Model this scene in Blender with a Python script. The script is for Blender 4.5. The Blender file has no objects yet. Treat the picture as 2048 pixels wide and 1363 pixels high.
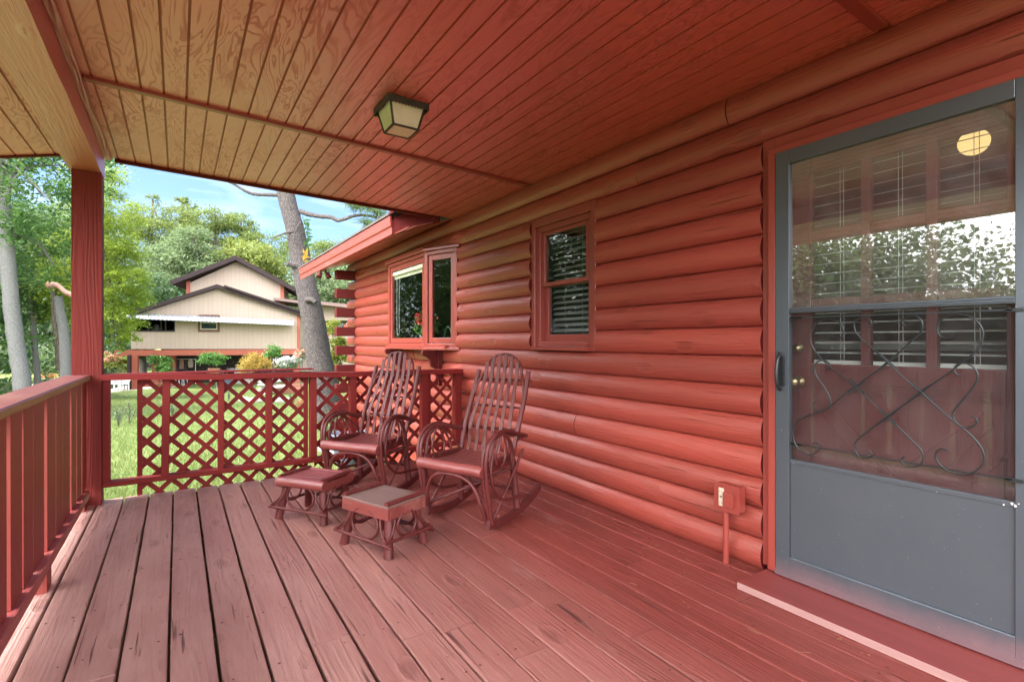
import bpy, math, random
import numpy as np
from mathutils import Vector, Matrix
R = math.radians
random.seed(7)
scene = bpy.context.scene
col = scene.collection

# ------------------------------------------------------------------ camera model (used to place far things by sight line)
FPX = 1010.0; TH = math.atan(669 / FPX); CC = math.cos(TH); SS = math.sin(TH); CH = 1.17; V0 = 681.0
def at(u, v, D):
    a = (u - 1024) / FPX; b = (V0 - v) / FPX
    return Vector(((SS + CC * a) * D, (CC - SS * a) * D, CH + b * D))
def on_x(u, v, X):
    a = (u - 1024) / FPX; b = (V0 - v) / FPX; t = X / (SS + CC * a)
    return Vector((X, (CC - SS * a) * t, CH + b * t))

# ------------------------------------------------------------------ mesh builder
class MB:
    def __init__(s): s.v = []; s.f = []; s.m = []; s.s = []
    def add(s, vs, fs, mi=0, sm=False):
        n = len(s.v); s.v += [tuple(p) for p in vs]
        for f in fs:
            s.f.append(tuple(i + n for i in f)); s.m.append(mi); s.s.append(sm)
    def box(s, x0, x1, y0, y1, z0, z1, mi=0):
        s.add([(x0,y0,z0),(x1,y0,z0),(x1,y1,z0),(x0,y1,z0),(x0,y0,z1),(x1,y0,z1),(x1,y1,z1),(x0,y1,z1)],
              [(0,3,2,1),(4,5,6,7),(0,1,5,4),(1,2,6,5),(2,3,7,6),(3,0,4,7)], mi)
    def bar(s, p0, p1, w, h, up=(0,0,1), mi=0):
        p0 = Vector(p0); p1 = Vector(p1); d = (p1-p0).normalized(); u = Vector(up)
        sd = d.cross(u).normalized(); u = sd.cross(d).normalized()
        vs = []
        for p in (p0, p1):
            for a, b in ((-1,-1),(1,-1),(1,1),(-1,1)): vs.append(p + sd*(a*w/2) + u*(b*h/2))
        s.add(vs, [(0,1,2,3),(7,6,5,4),(0,4,5,1),(1,5,6,2),(2,6,7,3),(3,7,4,0)], mi)
    def tube(s, pts, r, n=8, mi=0, caps=True, jit=0.0):
        pts = [Vector(p) for p in pts]; N = len(pts)
        if not isinstance(r, (list, tuple)): r = [r]*N
        t0 = (pts[1]-pts[0]).normalized()
        up = Vector((0,0,1)) if abs(t0.z) < .9 else Vector((1,0,0))
        nrm = t0.cross(up).normalized(); rings = []
        for i in range(N):
            if i == 0: t = pts[1]-pts[0]
            elif i == N-1: t = pts[-1]-pts[-2]
            else: t = pts[i+1]-pts[i-1]
            t.normalize(); nrm = (nrm - t*nrm.dot(t)).normalized(); b = t.cross(nrm)
            rings.append([pts[i] + (nrm*math.cos(2*math.pi*k/n) + b*math.sin(2*math.pi*k/n))*r[i]*(1+random.uniform(-jit,jit)) for k in range(n)])
        vs = [p for g in rings for p in g]; fs = []
        for i in range(N-1):
            for k in range(n):
                a = i*n+k; b2 = i*n+(k+1)%n
                fs.append((a, b2, b2+n, a+n))
        s.add(vs, fs, mi, True)
        if caps:
            s.add(rings[0], [tuple(reversed(range(n)))], mi); s.add(rings[-1], [tuple(range(n))], mi)
    def prism(s, poly, ax, a0, a1, mi=0):
        # poly: 2-D points in the two other axes (order x,y,z without ax), extruded along ax
        def P(p, a): return {'x': (a, p[0], p[1]), 'y': (p[0], a, p[1]), 'z': (p[0], p[1], a)}[ax]
        n = len(poly); vs = [P(p, a0) for p in poly] + [P(p, a1) for p in poly]
        fs = [tuple(range(n)), tuple(reversed(range(n, 2*n)))]
        fs += [((i+1) % n, i, n+i, n+(i+1) % n) for i in range(n)]
        s.add(vs, fs, mi)
    def lathe(s, prof, c, n=16, mi=0):
        vs = []; fs = []
        for r, z in prof:
            for k in range(n): vs.append((c[0]+r*math.cos(2*math.pi*k/n), c[1]+r*math.sin(2*math.pi*k/n), c[2]+z))
        for i in range(len(prof)-1):
            for k in range(n):
                a = i*n+k; b = i*n+(k+1) % n; fs.append((a, b, b+n, a+n))
        s.add(vs, fs, mi, True)
        s.add(vs[:n], [tuple(reversed(range(n)))], mi); s.add(vs[-n:], [tuple(range(n))], mi)
def root_of(o):
    while o.parent is not None: o = o.parent
    return o
def link(name, mb, mats, parent=None, world=False, bevel=0, fix=False):
    me = bpy.data.meshes.new(name); vs = mb.v
    if world and parent is not None:
        r = root_of(parent); Mi = (Matrix.Translation(r.location) @ Matrix.Rotation(r.rotation_euler.z, 4, 'Z')).inverted()
        vs = [tuple(Mi @ Vector(p)) for p in vs]
    me.from_pydata(vs, [], mb.f)
    if not isinstance(mats, (list, tuple)): mats = [mats]
    for m in mats: me.materials.append(m)
    me.polygons.foreach_set('material_index', mb.m); me.polygons.foreach_set('use_smooth', mb.s)
    if fix or 'pane' in name or 'glass' in name:
        import bmesh
        bm = bmesh.new(); bm.from_mesh(me); bmesh.ops.recalc_face_normals(bm, faces=bm.faces[:]); bm.to_mesh(me); bm.free()
    me.update()
    o = bpy.data.objects.new(name, me); col.objects.link(o)
    if parent is not None: o.parent = parent
    if bevel:
        b = o.modifiers.new('bevel', 'BEVEL'); b.width = bevel; b.segments = 2; b.limit_method = 'ANGLE'; b.angle_limit = R(40)
    return o
def tag(o, label, cat, group=None):
    o['label'] = label; o['category'] = cat
    if group: o['group'] = group
    return o
def kind(o, k): o['kind'] = k; return o
def thing(name, label, cat, loc=(0,0,0), rz=0, group=None):
    o = bpy.data.objects.new(name, None); col.objects.link(o); o.location = loc; o.rotation_euler = (0,0,rz)
    o.empty_display_size = .2
    return tag(o, label, cat, group)
def copy_tree(o, parent=None):
    c = o.copy(); col.objects.link(c)
    if parent is not None: c.parent = parent
    for ch in list(o.children): copy_tree(ch, c)
    return c
def cr(pts, k=6):
    # Catmull-Rom through the points
    P = [Vector(p) for p in pts]; P = [P[0]*2-P[1]] + P + [P[-1]*2-P[-2]]; out = []
    for i in range(1, len(P)-2):
        for j in range(k):
            t = j/k; a, b, c, d = P[i-1], P[i], P[i+1], P[i+2]
            out.append(.5*((2*b)+(c-a)*t+(2*a-5*b+4*c-d)*t*t+(3*b-a-3*c+d)*t**3))
    out.append(P[-2].copy()); return out

# ------------------------------------------------------------------ materials
def new_mat(name):
    m = bpy.data.materials.new(name); m.use_nodes = True; nt = m.node_tree
    return m, nt, nt.nodes['Principled BSDF']
class NB:
    def __init__(s, nt): s.nt = nt
    def n(s, t, **kw):
        x = s.nt.nodes.new(t)
        for k, v in kw.items(): setattr(x, k, v)
        return x
    def l(s, a, b): s.nt.links.new(a, b)
    def setin(s, sock, val):
        if isinstance(val, bpy.types.NodeSocket): s.l(val, sock)
        else: sock.default_value = val
    def math(s, op, a, b=None, c=None, clamp=False):
        x = s.n('ShaderNodeMath', operation=op, use_clamp=clamp); s.setin(x.inputs[0], a)
        if b is not None: s.setin(x.inputs[1], b)
        if c is not None: s.setin(x.inputs[2], c)
        return x.outputs[0]
    def vmath(s, op, a, b=None):
        x = s.n('ShaderNodeVectorMath', operation=op); s.setin(x.inputs[0], a)
        if b is not None: s.setin(x.inputs[1], b)
        return x.outputs[0]
    def noise(s, vec, scale=1, detail=5, rough=.55, dist=0):
        x = s.n('ShaderNodeTexNoise'); s.l(vec, x.inputs['Vector']); x.inputs['Scale'].default_value = scale
        x.inputs['Detail'].default_value = detail; x.inputs['Roughness'].default_value = rough; x.inputs['Distortion'].default_value = dist
        return x.outputs[0]
    def ramp(s, fac, pts):
        x = s.n('ShaderNodeValToRGB'); s.l(fac, x.inputs[0]); e = x.color_ramp.elements
        while len(e) < len(pts): e.new(.5)
        for i, (p, c) in enumerate(pts):
            e[i].position = p; e[i].color = (c, c, c, 1) if isinstance(c, (int, float)) else (*c, 1)
        return x.outputs[0]
    def mix(s, fac, a, b, mode='MIX'):
        x = s.n('ShaderNodeMix', data_type='RGBA', blend_type=mode); s.setin(x.inputs[0], fac)
        for i, v in ((6, a), (7, b)):
            if isinstance(v, bpy.types.NodeSocket): s.l(v, x.inputs[i])
            else: x.inputs[i].default_value = (*v, 1)
        return x.outputs[2]
    def obj(s): return s.n('ShaderNodeTexCoord').outputs['Object']
    def isl(s): return s.n('ShaderNodeNewGeometry').outputs['Random Per Island']
    def bump(s, h, strength, dist, bsdf):
        x = s.n('ShaderNodeBump'); s.l(h, x.inputs['Height']); x.inputs['Strength'].default_value = strength; x.inputs['Distance'].default_value = dist
        s.l(x.outputs[0], bsdf.inputs['Normal'])
def wood(name, base, axis='y', rough=.42, bump=.5, var=.18, streak=1.0, dark=None, scuff=None, scuff_lo=.62, spec=.5, coat=0, coat_ior=1.5, ior=1.5, stint=None, knots=0, fade=None, patch=.0, ckt=.31, islv=.24, cracks=0, rings=.35, isl=True, dist=.004, fscale=1):
    m, nt, b = new_mat(name); k = NB(nt); co = k.obj()
    if isl:
        r = k.isl(); cx = k.n('ShaderNodeCombineXYZ')
        for i, f in enumerate((37., 53., 71.)): k.setin(cx.inputs[i], k.math('MULTIPLY', r, f))
        co = k.vmath('ADD', co, cx.outputs[0])
    L, C = .9*fscale, 16*fscale
    sc = {'x': (L, C, C), 'y': (C, L, C), 'z': (C, C, L)}[axis]
    v1 = k.vmath('MULTIPLY', co, sc)
    n1 = k.noise(v1, 1, 4, .6, .6)
    sc2 = tuple((5.2 if q == L else 4.5)*q for q in sc)
    n2 = k.noise(k.vmath('MULTIPLY', co, sc2), 1, 6, .7)
    # growth rings: bands of a slow stretched noise
    sc3 = tuple(.5*q for q in sc)
    n3 = k.noise(k.vmath('MULTIPLY', co, sc3), 1, 2, .4)
    ring = k.math('SINE', k.math('MULTIPLY', n3, 95))
    h = k.math('ADD', k.math('MULTIPLY', n2, streak), k.math('MULTIPLY', ring, rings*.25))
    h = k.math('ADD', h, k.math('MULTIPLY', n1, .5))
    f = k.math('ADD', k.math('MULTIPLY_ADD', n1, 1.1, -.5), k.math('MULTIPLY', n2, .95), clamp=True)
    lo = tuple(q*(1-var*1.6) for q in base) if dark is None else dark
    hi = tuple(min(1, q*(1+var)) for q in base)
    c = k.mix(f, lo, hi)
    if isl: 
        v = k.math('MULTIPLY_ADD', r, islv, 1-islv/2)
        cv = k.n('ShaderNodeCombineXYZ')
        for i in range(3): k.l(v, cv.inputs[i])
        c = k.mix(1.0, c, cv.outputs[0], 'MULTIPLY')
    rg = k.math('MULTIPLY_ADD', n2, .25, rough-.12)
    if fade:   # paler tone toward the boards nearest the open side, uneven from board to board
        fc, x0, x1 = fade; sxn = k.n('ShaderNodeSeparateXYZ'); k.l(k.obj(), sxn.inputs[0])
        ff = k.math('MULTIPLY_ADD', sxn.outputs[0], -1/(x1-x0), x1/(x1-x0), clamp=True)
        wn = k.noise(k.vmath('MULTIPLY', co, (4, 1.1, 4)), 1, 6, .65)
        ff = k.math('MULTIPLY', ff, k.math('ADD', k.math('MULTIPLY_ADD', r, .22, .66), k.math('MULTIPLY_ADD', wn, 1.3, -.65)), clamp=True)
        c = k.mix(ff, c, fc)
    if scuff:
        w = k.noise(k.vmath('MULTIPLY', co, tuple({L: 1.3, C: 5.}[q] for q in sc)), 1, 8, .72)
        w2 = k.math('ADD', k.math('MULTIPLY', w, .75), k.math('MULTIPLY', n2, .25))
        fm = k.ramp(w2, [(scuff_lo-.08, 0), (scuff_lo+.06, 1)])
        c = k.mix(k.math('MULTIPLY', fm, .8), c, scuff)
        rg = k.math('ADD', rg, k.math('MULTIPLY', fm, .12))
    if cracks:
        scc = tuple({L: 1.6, C: 70.}[q] for q in sc)
        cn = k.noise(k.vmath('MULTIPLY', co, scc), 1, 3, .5, .3)
        ck = k.ramp(cn, [(ckt-.045, 1), (ckt, 0)])
        c = k.mix(k.math('MULTIPLY', ck, cracks), c, tuple(q*.25 for q in base))
        h = k.math('SUBTRACT', h, k.math('MULTIPLY', ck, 1.2))
    if patch:
        pn = k.noise(k.vmath('MULTIPLY', co, tuple({L: .8, C: 3.2}[q] for q in sc)), 1, 6, .62); pv = k.math('MULTIPLY_ADD', pn, patch*2.4, 1-patch*1.2)
        cp3 = k.n('ShaderNodeCombineXYZ')
        for i in range(3): k.l(pv, cp3.inputs[i])
        c = k.mix(1.0, c, cp3.outputs[0], 'MULTIPLY')
        rg = k.math('ADD', rg, k.math('MULTIPLY_ADD', pn, -.4, .2))
    if knots:
        vt = k.n('ShaderNodeTexVoronoi'); vt.inputs['Scale'].default_value = 1; vt.inputs['Randomness'].default_value = 1
        k.l(k.vmath('MULTIPLY', co, tuple({L: 2.6, C: 5.5}[q] for q in sc)), vt.inputs['Vector'])
        kd = k.math('ADD', vt.outputs['Distance'], k.math('MULTIPLY_ADD', n2, .10, -.05)); kn = k.ramp(kd, [(.10, 1), (.17, 0)])
        kr = k.ramp(kd, [(.17, 0), (.21, 1), (.26, 0)])
        c = k.mix(k.math('MULTIPLY', kn, knots), c, tuple(q*.45 for q in base)); h = k.math('SUBTRACT', k.math('ADD', h, k.math('MULTIPLY', kr, .5)), k.math('MULTIPLY', kn, .8))
    k.l(c, b.inputs['Base Color']); k.setin(b.inputs['Roughness'], rg)
    b.inputs['Specular IOR Level'].default_value = spec; b.inputs['IOR'].default_value = ior
    if stint: b.inputs['Specular Tint'].default_value = (*stint, 1)
    b.inputs['Coat Weight'].default_value = coat; b.inputs['Coat Roughness'].default_value = .24; b.inputs['Coat IOR'].default_value = coat_ior
    k.bump(h, bump, dist, b)
    return m
def plain(name, base, rough=.5, metal=0, spec=.5, nscale=6, var=.12, bump=.08, bdist=.003, coat=0):
    m, nt, b = new_mat(name); k = NB(nt); n = k.noise(k.obj(), nscale, 6, .65)
    c = k.mix(k.math('MULTIPLY_ADD', n, 1.8, -.4, clamp=True), tuple(q*(1-var) for q in base), tuple(min(1, q*(1+var)) for q in base))
    k.l(c, b.inputs['Base Color']); b.inputs['Roughness'].default_value = rough; b.inputs['Metallic'].default_value = metal
    b.inputs['Specular IOR Level'].default_value = spec; b.inputs['Coat Weight'].default_value = coat
    k.bump(k.noise(k.obj(), nscale*8, 4, .6), bump, bdist, b)
    return m
def leafm(name, c0, c1, trans=.35, rough=.5, spec=.4):
    m, nt, b = new_mat(name); k = NB(nt); r = k.isl()
    c = k.mix(r, c0, c1); k.l(c, b.inputs['Base Color']); b.inputs['Roughness'].default_value = rough
    b.inputs['Specular IOR Level'].default_value = spec
    t = k.n('ShaderNodeBsdfTranslucent'); tc = k.mix(.5, c, tuple(min(1, q*1.7) for q in c1)); k.l(tc, t.inputs[0])
    x = k.n('ShaderNodeMixShader'); x.inputs[0].default_value = trans; k.l(b.outputs[0], x.inputs[1]); k.l(t.outputs[0], x.inputs[2])
    k.l(x.outputs[0], nt.nodes['Material Output'].inputs[0]); return m
def glassm(name, ior=1.8, tint=(.9, .93, .92), rough=0.0, dirt=0):
    m, nt, b = new_mat(name); k = NB(nt); nt.nodes.remove(b)
    fr = k.n('ShaderNodeFresnel'); fr.inputs[0].default_value = ior
    tr = k.n('ShaderNodeBsdfTransparent'); tr.inputs[0].default_value = (*tint, 1)
    gl = k.n('ShaderNodeBsdfGlossy'); gl.inputs[0].default_value = (1, 1, 1, 1); gl.inputs['Roughness'].default_value = rough
    x = k.n('ShaderNodeMixShader'); k.l(k.math('MULTIPLY', fr.outputs[0], k.math('SUBTRACT', 1, k.n('ShaderNodeNewGeometry').outputs['Backfacing'])), x.inputs[0]); k.l(tr.outputs[0], x.inputs[1]); k.l(gl.outputs[0], x.inputs[2])
    out = x.outputs[0]
    if dirt:
        d = k.n('ShaderNodeBsdfDiffuse'); d.inputs[0].default_value = (.75, .73, .7, 1)
        n = k.noise(k.obj(), 9, 8, .75); f = k.math('MULTIPLY', k.ramp(n, [(.35, .25), (.75, 1)]), dirt)
        y = k.n('ShaderNodeMixShader'); k.l(f, y.inputs[0]); k.l(out, y.inputs[1]); k.l(d.outputs[0], y.inputs[2]); out = y.outputs[0]
    k.l(out, nt.nodes['Material Output'].inputs[0]); return m
def emit(name, c, s):
    m, nt, b = new_mat(name); b.inputs['Base Color'].default_value = (*c, 1); b.inputs['Emission Color'].default_value = (*c, 1); b.inputs['Emission Strength'].default_value = s; return m

RED = (.285, .051, .035)
M = {}
M['log'] = wood('log_paint', RED, 'y', rough=.36, bump=1.0, var=.11, cracks=.6, knots=.35, patch=.17, ckt=.325, rings=.5, spec=.5, ior=1.62, stint=(1, .84, .78), coat=.10, dist=.003)
M['tail'] = wood('tail_paint', (.095, .013, .012), 'x', rough=.7, spec=.2, bump=.5, var=.12, cracks=.4)
M['trim_y'] = wood('trim_paint', (.25, .040, .028), 'y', rough=.35, bump=.25, var=.08, spec=.6, coat=.2, dist=.002)
M['trim_z'] = wood('trim_paint_upright', (.25, .040, .028), 'z', rough=.35, bump=.25, var=.08, spec=.6, coat=.2, dist=.002)
M['trim_x'] = wood('trim_paint_cross', (.25, .040, .028), 'x', rough=.38, bump=.25, var=.08, spec=.6, coat=.2, dist=.002)
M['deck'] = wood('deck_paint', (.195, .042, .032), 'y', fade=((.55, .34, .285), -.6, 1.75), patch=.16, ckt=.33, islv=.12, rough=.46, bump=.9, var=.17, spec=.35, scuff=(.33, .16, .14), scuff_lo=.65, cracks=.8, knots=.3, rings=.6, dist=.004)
M['rail'] = wood('rail_paint', (.19, .018, .016), 'x', rough=.6, spec=.2, bump=.4, var=.1, cracks=.3)
M['baluster'] = wood('baluster_paint', (.27, .042, .030), 'z', rough=.5, bump=.4, var=.1, cracks=.4)
M['cap'] = wood('cap_paint', (.22, .06, .055), 'y', rough=.4, bump=.6, var=.15, scuff=(.30, .20, .12), scuff_lo=.62, cracks=.6)
M['post'] = wood('post_paint', (.15, .020, .016), 'z', rough=.7, spec=.2, bump=1.0, var=.15, cracks=.3, rings=.8)
M['beam'] = wood('beam_paint', (.40, .115, .06), 'y', rough=.36, bump=.9, var=.14, cracks=.6, rings=.35, spec=.5, ior=3.4, stint=(1, .74, .92), knots=.3)
M['chair'] = wood('chair_paint', (.105, .019, .017), 'z', rough=.46, bump=.6, var=.35, spec=.4, scuff=(.20, .08, .065), scuff_lo=.66, cracks=.5, isl=True)
M['seatwood'] = wood('seat_paint', (.19, .04, .034), 'x', rough=.42, bump=.6, var=.2, scuff=(.27, .13, .10), scuff_lo=.6, cracks=.6)
M['plytop'] = wood('worn_ply', (.16, .095, .078), 'x', rough=.6, bump=.3, var=.2, scuff=(.30, .10, .08), scuff_lo=.62, isl=False)
M['bare_lit_edge'] = wood('worn_lit_edge', (.34, .19, .17), 'y', rough=.5, bump=.4, var=.12, scuff=(.38, .10, .08), scuff_lo=.64)
M['stile'] = wood('stile_paint', (.20, .020, .017), 'z', rough=.6, spec=.2, bump=.3, var=.1, cracks=.3)
M['slate'] = plain('slate_aluminium', (.16, .19, .20), .38, .25, nscale=3, var=.08, bump=.03)
M['iron'] = plain('black_iron', (.03, .035, .035), .35, .5)
M['brass'] = plain('old_brass', (.45, .36, .2), .3, .9)
M['black'] = plain('black_plastic', (.015, .017, .02), .35)
M['white'] = plain('white_paint', (.75, .75, .72), .5, var=.05)
M['cream'] = plain('cream_plastic', (.50, .46, .34), .4, var=.05)
M['blind'] = plain('blind_vinyl', (.78, .77, .72), .45, var=.03, bump=.01)
M['blinddark'] = plain('dark_blind_slat', (.36, .37, .35), .4, var=.05, bump=.01)
M['shade'] = plain('roller_fabric', (.62, .58, .42), .8, var=.05)
M['glass'] = glassm('window_glass', 1.58)
M['doorglass'] = glassm('storm_glass', 2.5, (.90, .91, .90), dirt=.07)
M['screen'] = glassm('lower_glass', 1.38, (.84, .85, .85), dirt=.03)
M['frost'] = plain('frosted_lamp', (.62, .62, .52), .35, var=.15, nscale=14)
M['rust'] = plain('rusty_tin', (.05, .045, .04), .6, .3, nscale=25, var=.7, bump=.6)
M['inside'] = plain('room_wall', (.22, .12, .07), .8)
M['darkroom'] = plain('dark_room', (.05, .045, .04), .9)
M['lampglow'] = emit('warm_globe', (1, .66, .26), .55)
# ply figure for the grooved ceiling sheets
def ply_mat():
    m, nt, b = new_mat('ceiling_ply_paint'); k = NB(nt); co = k.obj()
    v = k.vmath('MULTIPLY', co, (5.5, 1.15, 3))
    n = k.noise(v, 1, 3, .5, 1.1)
    fr = k.math('FRACT', k.math('MULTIPLY', n, 13))
    line = k.ramp(k.math('ABSOLUTE', k.math('SUBTRACT', fr, .5)), [(0, 1), (.10, .7), (.22, 0)])
    n2 = k.noise(k.vmath('MULTIPLY', co, (7, 2.6, 3)), 1, 6, .68, .8)
    blot = k.ramp(n2, [(.55, 0), (.66, 1)])
    fine = k.noise(k.vmath('MULTIPLY', co, (160, 9, 90)), 1, 4, .7)
    msk = k.math('MAXIMUM', k.math('MULTIPLY', line, k.ramp(k.noise(k.vmath('MULTIPLY', co, (1.7, .8, 1)), 1, 3), [(.38, .15), (.6, 1)])), k.math('MULTIPLY', blot, .8))
    c = k.mix(fine, (.43, .078, .042), (.52, .115, .060))
    c = k.mix(k.math('MULTIPLY', msk, .7), c, (.30, .045, .026))
    k.l(c, b.inputs['Base Color'])
    k.setin(b.inputs['Roughness'], k.math('ADD', k.math('MULTIPLY_ADD', fine, .14, .26), k.math('MULTIPLY', msk, .22)))
    k.setin(b.inputs['Specular IOR Level'], k.math('MULTIPLY_ADD', msk, -.22, .5)); b.inputs['IOR'].default_value = 3.6; b.inputs['Specular Tint'].default_value = (1, .74, .92, 1)
    h = k.math('SUBTRACT', k.math('MULTIPLY', fine, .35), k.math('MULTIPLY', msk, .4))
    k.bump(h, .5, .003, b)
    return m
M['ceil'] = ply_mat()
M['groove'] = plain('groove_paint', (.30, .06, .035), .5)

# ================================================================== PORCH FLOOR
PITCH = .1515; X0 = -.481
mb = MB(); nails = MB()
rng = random.Random(3)
joints = {}
def deck_end(x): return 4.775 - .055*max(0, (x+.5))/1.2 + rng.uniform(-.006, .006)
k = -1
while True:
    xa = X0 + k*PITCH; xb = xa + PITCH
    if xa > 2.50: break
    gap = .0085 if xa < .9 else .0045
    x0 = xa + gap/2 + rng.uniform(0, .002); x1 = min(xb - gap/2 - rng.uniform(0, .002), 2.52)
    if k == -1: x0 = -.66
    cuts = [-2.2]
    if k > 5:
        y = -2.2 + rng.uniform(1.6, 3.0)
        while y < 4.3:
            cuts.append(y); y += rng.choice([1.22, 1.63, 2.03, 2.44]) + rng.uniform(-.05, .05)
    elif k in (1, 3): cuts.append(2.25 if k == 1 else 2.55)
    cuts.append(deck_end(xa))
    for i in range(len(cuts)-1):
        ya = cuts[i] + .002; yb = cuts[i+1] - .002; dz = rng.uniform(-.0018, .0018)
        # softly wavy board edges, arrised top
        n = max(2, int((yb-ya)/.28)); e = .0035; vs = []; fs = []
        for q in range(n+1):
            y = ya + (yb-ya)*q/n; w0 = rng.uniform(-.0014, .0014); w1 = rng.uniform(-.0014, .0014)
            vs += [(x0+w0, y, -.036), (x0+w0, y, dz-e), (x0+w0+e, y, dz), (x1+w1-e, y, dz), (x1+w1, y, dz-e), (x1+w1, y, -.036)]
        for q in range(n):
            a = q*6
            for j in range(5): fs.append((a+j, a+j+6, a+j+7, a+j+1))
        fs += [tuple(range(6)), tuple(reversed(range(n*6, n*6+6)))]
        mb.add(vs, fs)
        for yy in np.arange(-2.1, 4.7, .41):
            if ya < yy < yb:
                for xx in (x0+.028, x1-.028):
                    if rng.random() < .75:
                        px, py = xx + rng.uniform(-.008, .008), yy + rng.uniform(-.012, .012); rr = rng.uniform(.004, .0064)
                        nails.add([(px+rr*math.cos(t), py+rr*math.sin(t), dz+.0012) for t in np.arange(0, 6.2, 1.05)], [tuple(range(6))])
    k += 1
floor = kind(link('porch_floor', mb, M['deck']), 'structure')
link('nail_heads', nails, plain('nail_rust', (.10, .03, .025), .6, .3), floor)
mb = MB(); mb.box(-.64, 2.46, 4.66, 4.70, -.26, -.04)
for y in np.arange(-2.1, 4.6, .41): mb.box(-.64, 2.5, y-.019, y+.019, -.24, -.04)
jo = link('floor_joist', mb, plain('joist_wood', (.09, .04, .03), .8), floor)
mb = MB(); mb.box(-.9, 2.5, -2.3, 4.66, -.62, -.55); kind(link('deck_shade_sheet', mb, plain('under_deck_dark', (.035, .024, .018), .95, nscale=6, var=.4, bump=.5)), 'structure')  # dark sheet added below the boards in place of the shade there
# crumbs and pine needles blown over the boards
mb = MB(); rng = random.Random(11)
for i in range(230):
    x, y = rng.uniform(-.4, 2.35), rng.uniform(.3, 4.5)
    if rng.random() < .45: x = 2.36 - abs(rng.gauss(0, .25)); y = rng.uniform(.2, 3.2)
    a = rng.uniform(0, 6.28); L = rng.choice([.008, .012, .02, .05]) * rng.uniform(.6, 1.2)
    mb.bar((x, y, .0035), (x+L*math.cos(a), y+L*math.sin(a), .0035), rng.uniform(.001, .0024), .0012)
o = kind(link('leaf_litter', mb, plain('dry_needles', (.22, .11, .055), .8, var=.5, nscale=3)), 'stuff')
o['label'] = 'dry pine needles and crumbs scattered over the red floor boards'

# ================================================================== PORCH ROOF : ceiling sheets, battens, beam
def cz(x): return 2.482 + (2.457 - x)*.0272
pr = thing('porch_roof', 'porch roof with grooved red ply ceiling, thin battens and a heavy eave beam', 'roof', (.9, 1.7, 2.5))
mb = MB(); gp = .1045; x = 2.545
YA, YB = -.22, 4.885
while x > -.42:
    xa = max(x - gp + .011, -.42); xb = x
    for ya, yb in ((YA, .88), (.93, 3.435), (3.475, YB)):
        mb.add([(xa, ya, cz(xa)), (xb, ya, cz(xb)), (xb, yb, cz(xb)), (xa, yb, cz(xa)),
                (xa, ya, cz(xa)+.007), (xb, ya, cz(xb)+.007), (xb, yb, cz(xb)+.007), (xa, yb, cz(xa)+.007)],
               [(0,1,2,3),(7,6,5,4),(0,4,5,1),(1,5,6,2),(2,6,7,3),(3,7,4,0)])
    x -= gp
def oz(x): return 2.556 - .25*max(0, (-x-.62))
x = -.64
while x > -1.42:
    xa, xb = x - gp + .011, x
    mb.add([(xa, YA, oz(xa)), (xb, YA, oz(xb)), (xb, YB, oz(xb)), (xa, YB, oz(xa)),
            (xa, YA, oz(xa)+.007), (xb, YA, oz(xb)+.007), (xb, YB, oz(xb)+.007), (xa, YB, oz(xa)+.007)],
           [(0,1,2,3),(7,6,5,4),(0,4,5,1),(1,5,6,2),(2,6,7,3),(3,7,4,0)])
    x -= gp
link('ceiling', mb, M['ceil'], pr, True)
mb = MB()
for x0, x1, f in ((-.42, 2.56, cz), (-1.45, -.62, oz)):
    mb.add([(x0, YA, f(x0)+.007), (x1, YA, f(x1)+.007), (x1, YB, f(x1)+.007), (x0, YB, f(x0)+.007),
            (x0, YA, 2.70), (x1, YA, 2.70), (x1, YB, 2.70), (x0, YB, 2.70)],
           [(0,1,2,3),(7,6,5,4),(0,4,5,1),(1,5,6,2),(2,6,7,3),(3,7,4,0)])
mb.box(-.62, -.42, YA, YB, 2.563, 2.70)
link('ceiling_backing', mb, M['groove'], pr, True)
for yc in (3.455, .905):
    mb = MB(); w = .021 if yc > 2 else .026
    mb.add([(-.412, yc-w, cz(-.412)-.019), (2.44, yc-w, cz(2.44)-.019), (2.44, yc+w, cz(2.44)-.019), (-.412, yc+w, cz(-.412)-.019),
            (-.412, yc-w, cz(-.412)+.006), (2.44, yc-w, cz(2.44)+.006), (2.44, yc+w, cz(2.44)+.006), (-.412, yc+w, cz(-.412)+.006)],
           [(0,1,2,3),(7,6,5,4),(0,4,5,1),(1,5,6,2),(2,6,7,3),(3,7,4,0)])
    link('ceiling_batten', mb, M['trim_x'], pr, True, bevel=.003)
mb = MB()     # trim under the far edge and on the overhang end
mb.add([(-.40, YB, cz(-.4)-.024), (2.27, YB, cz(2.27)-.024), (2.27, YB+.03, cz(2.27)-.024), (-.40, YB+.03, cz(-.4)-.024),
        (-.40, YB, 2.73), (2.27, YB, 2.73), (2.27, YB+.03, 2.73), (-.40, YB+.03, 2.73)],
       [(0,1,2,3),(7,6,5,4),(0,4,5,1),(1,5,6,2),(2,6,7,3),(3,7,4,0)])
mb.add([(-1.45, YB, oz(-1.45)-.012), (-.64, YB, oz(-.64)-.012), (-.64, YB+.03, oz(-.64)-.012), (-1.45, YB+.03, oz(-1.45)-.012),
        (-1.45, YB, 2.73), (-.64, YB, 2.73), (-.64, YB+.03, 2.73), (-1.45, YB+.03, 2.73)],
       [(0,1,2,3),(7,6,5,4),(0,4,5,1),(1,5,6,2),(2,6,7,3),(3,7,4,0)])
link('fascia', mb, M['tail'], pr, True)
mb = MB()
n = 26; vs = []; fs = []; rng = random.Random(2)
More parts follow.
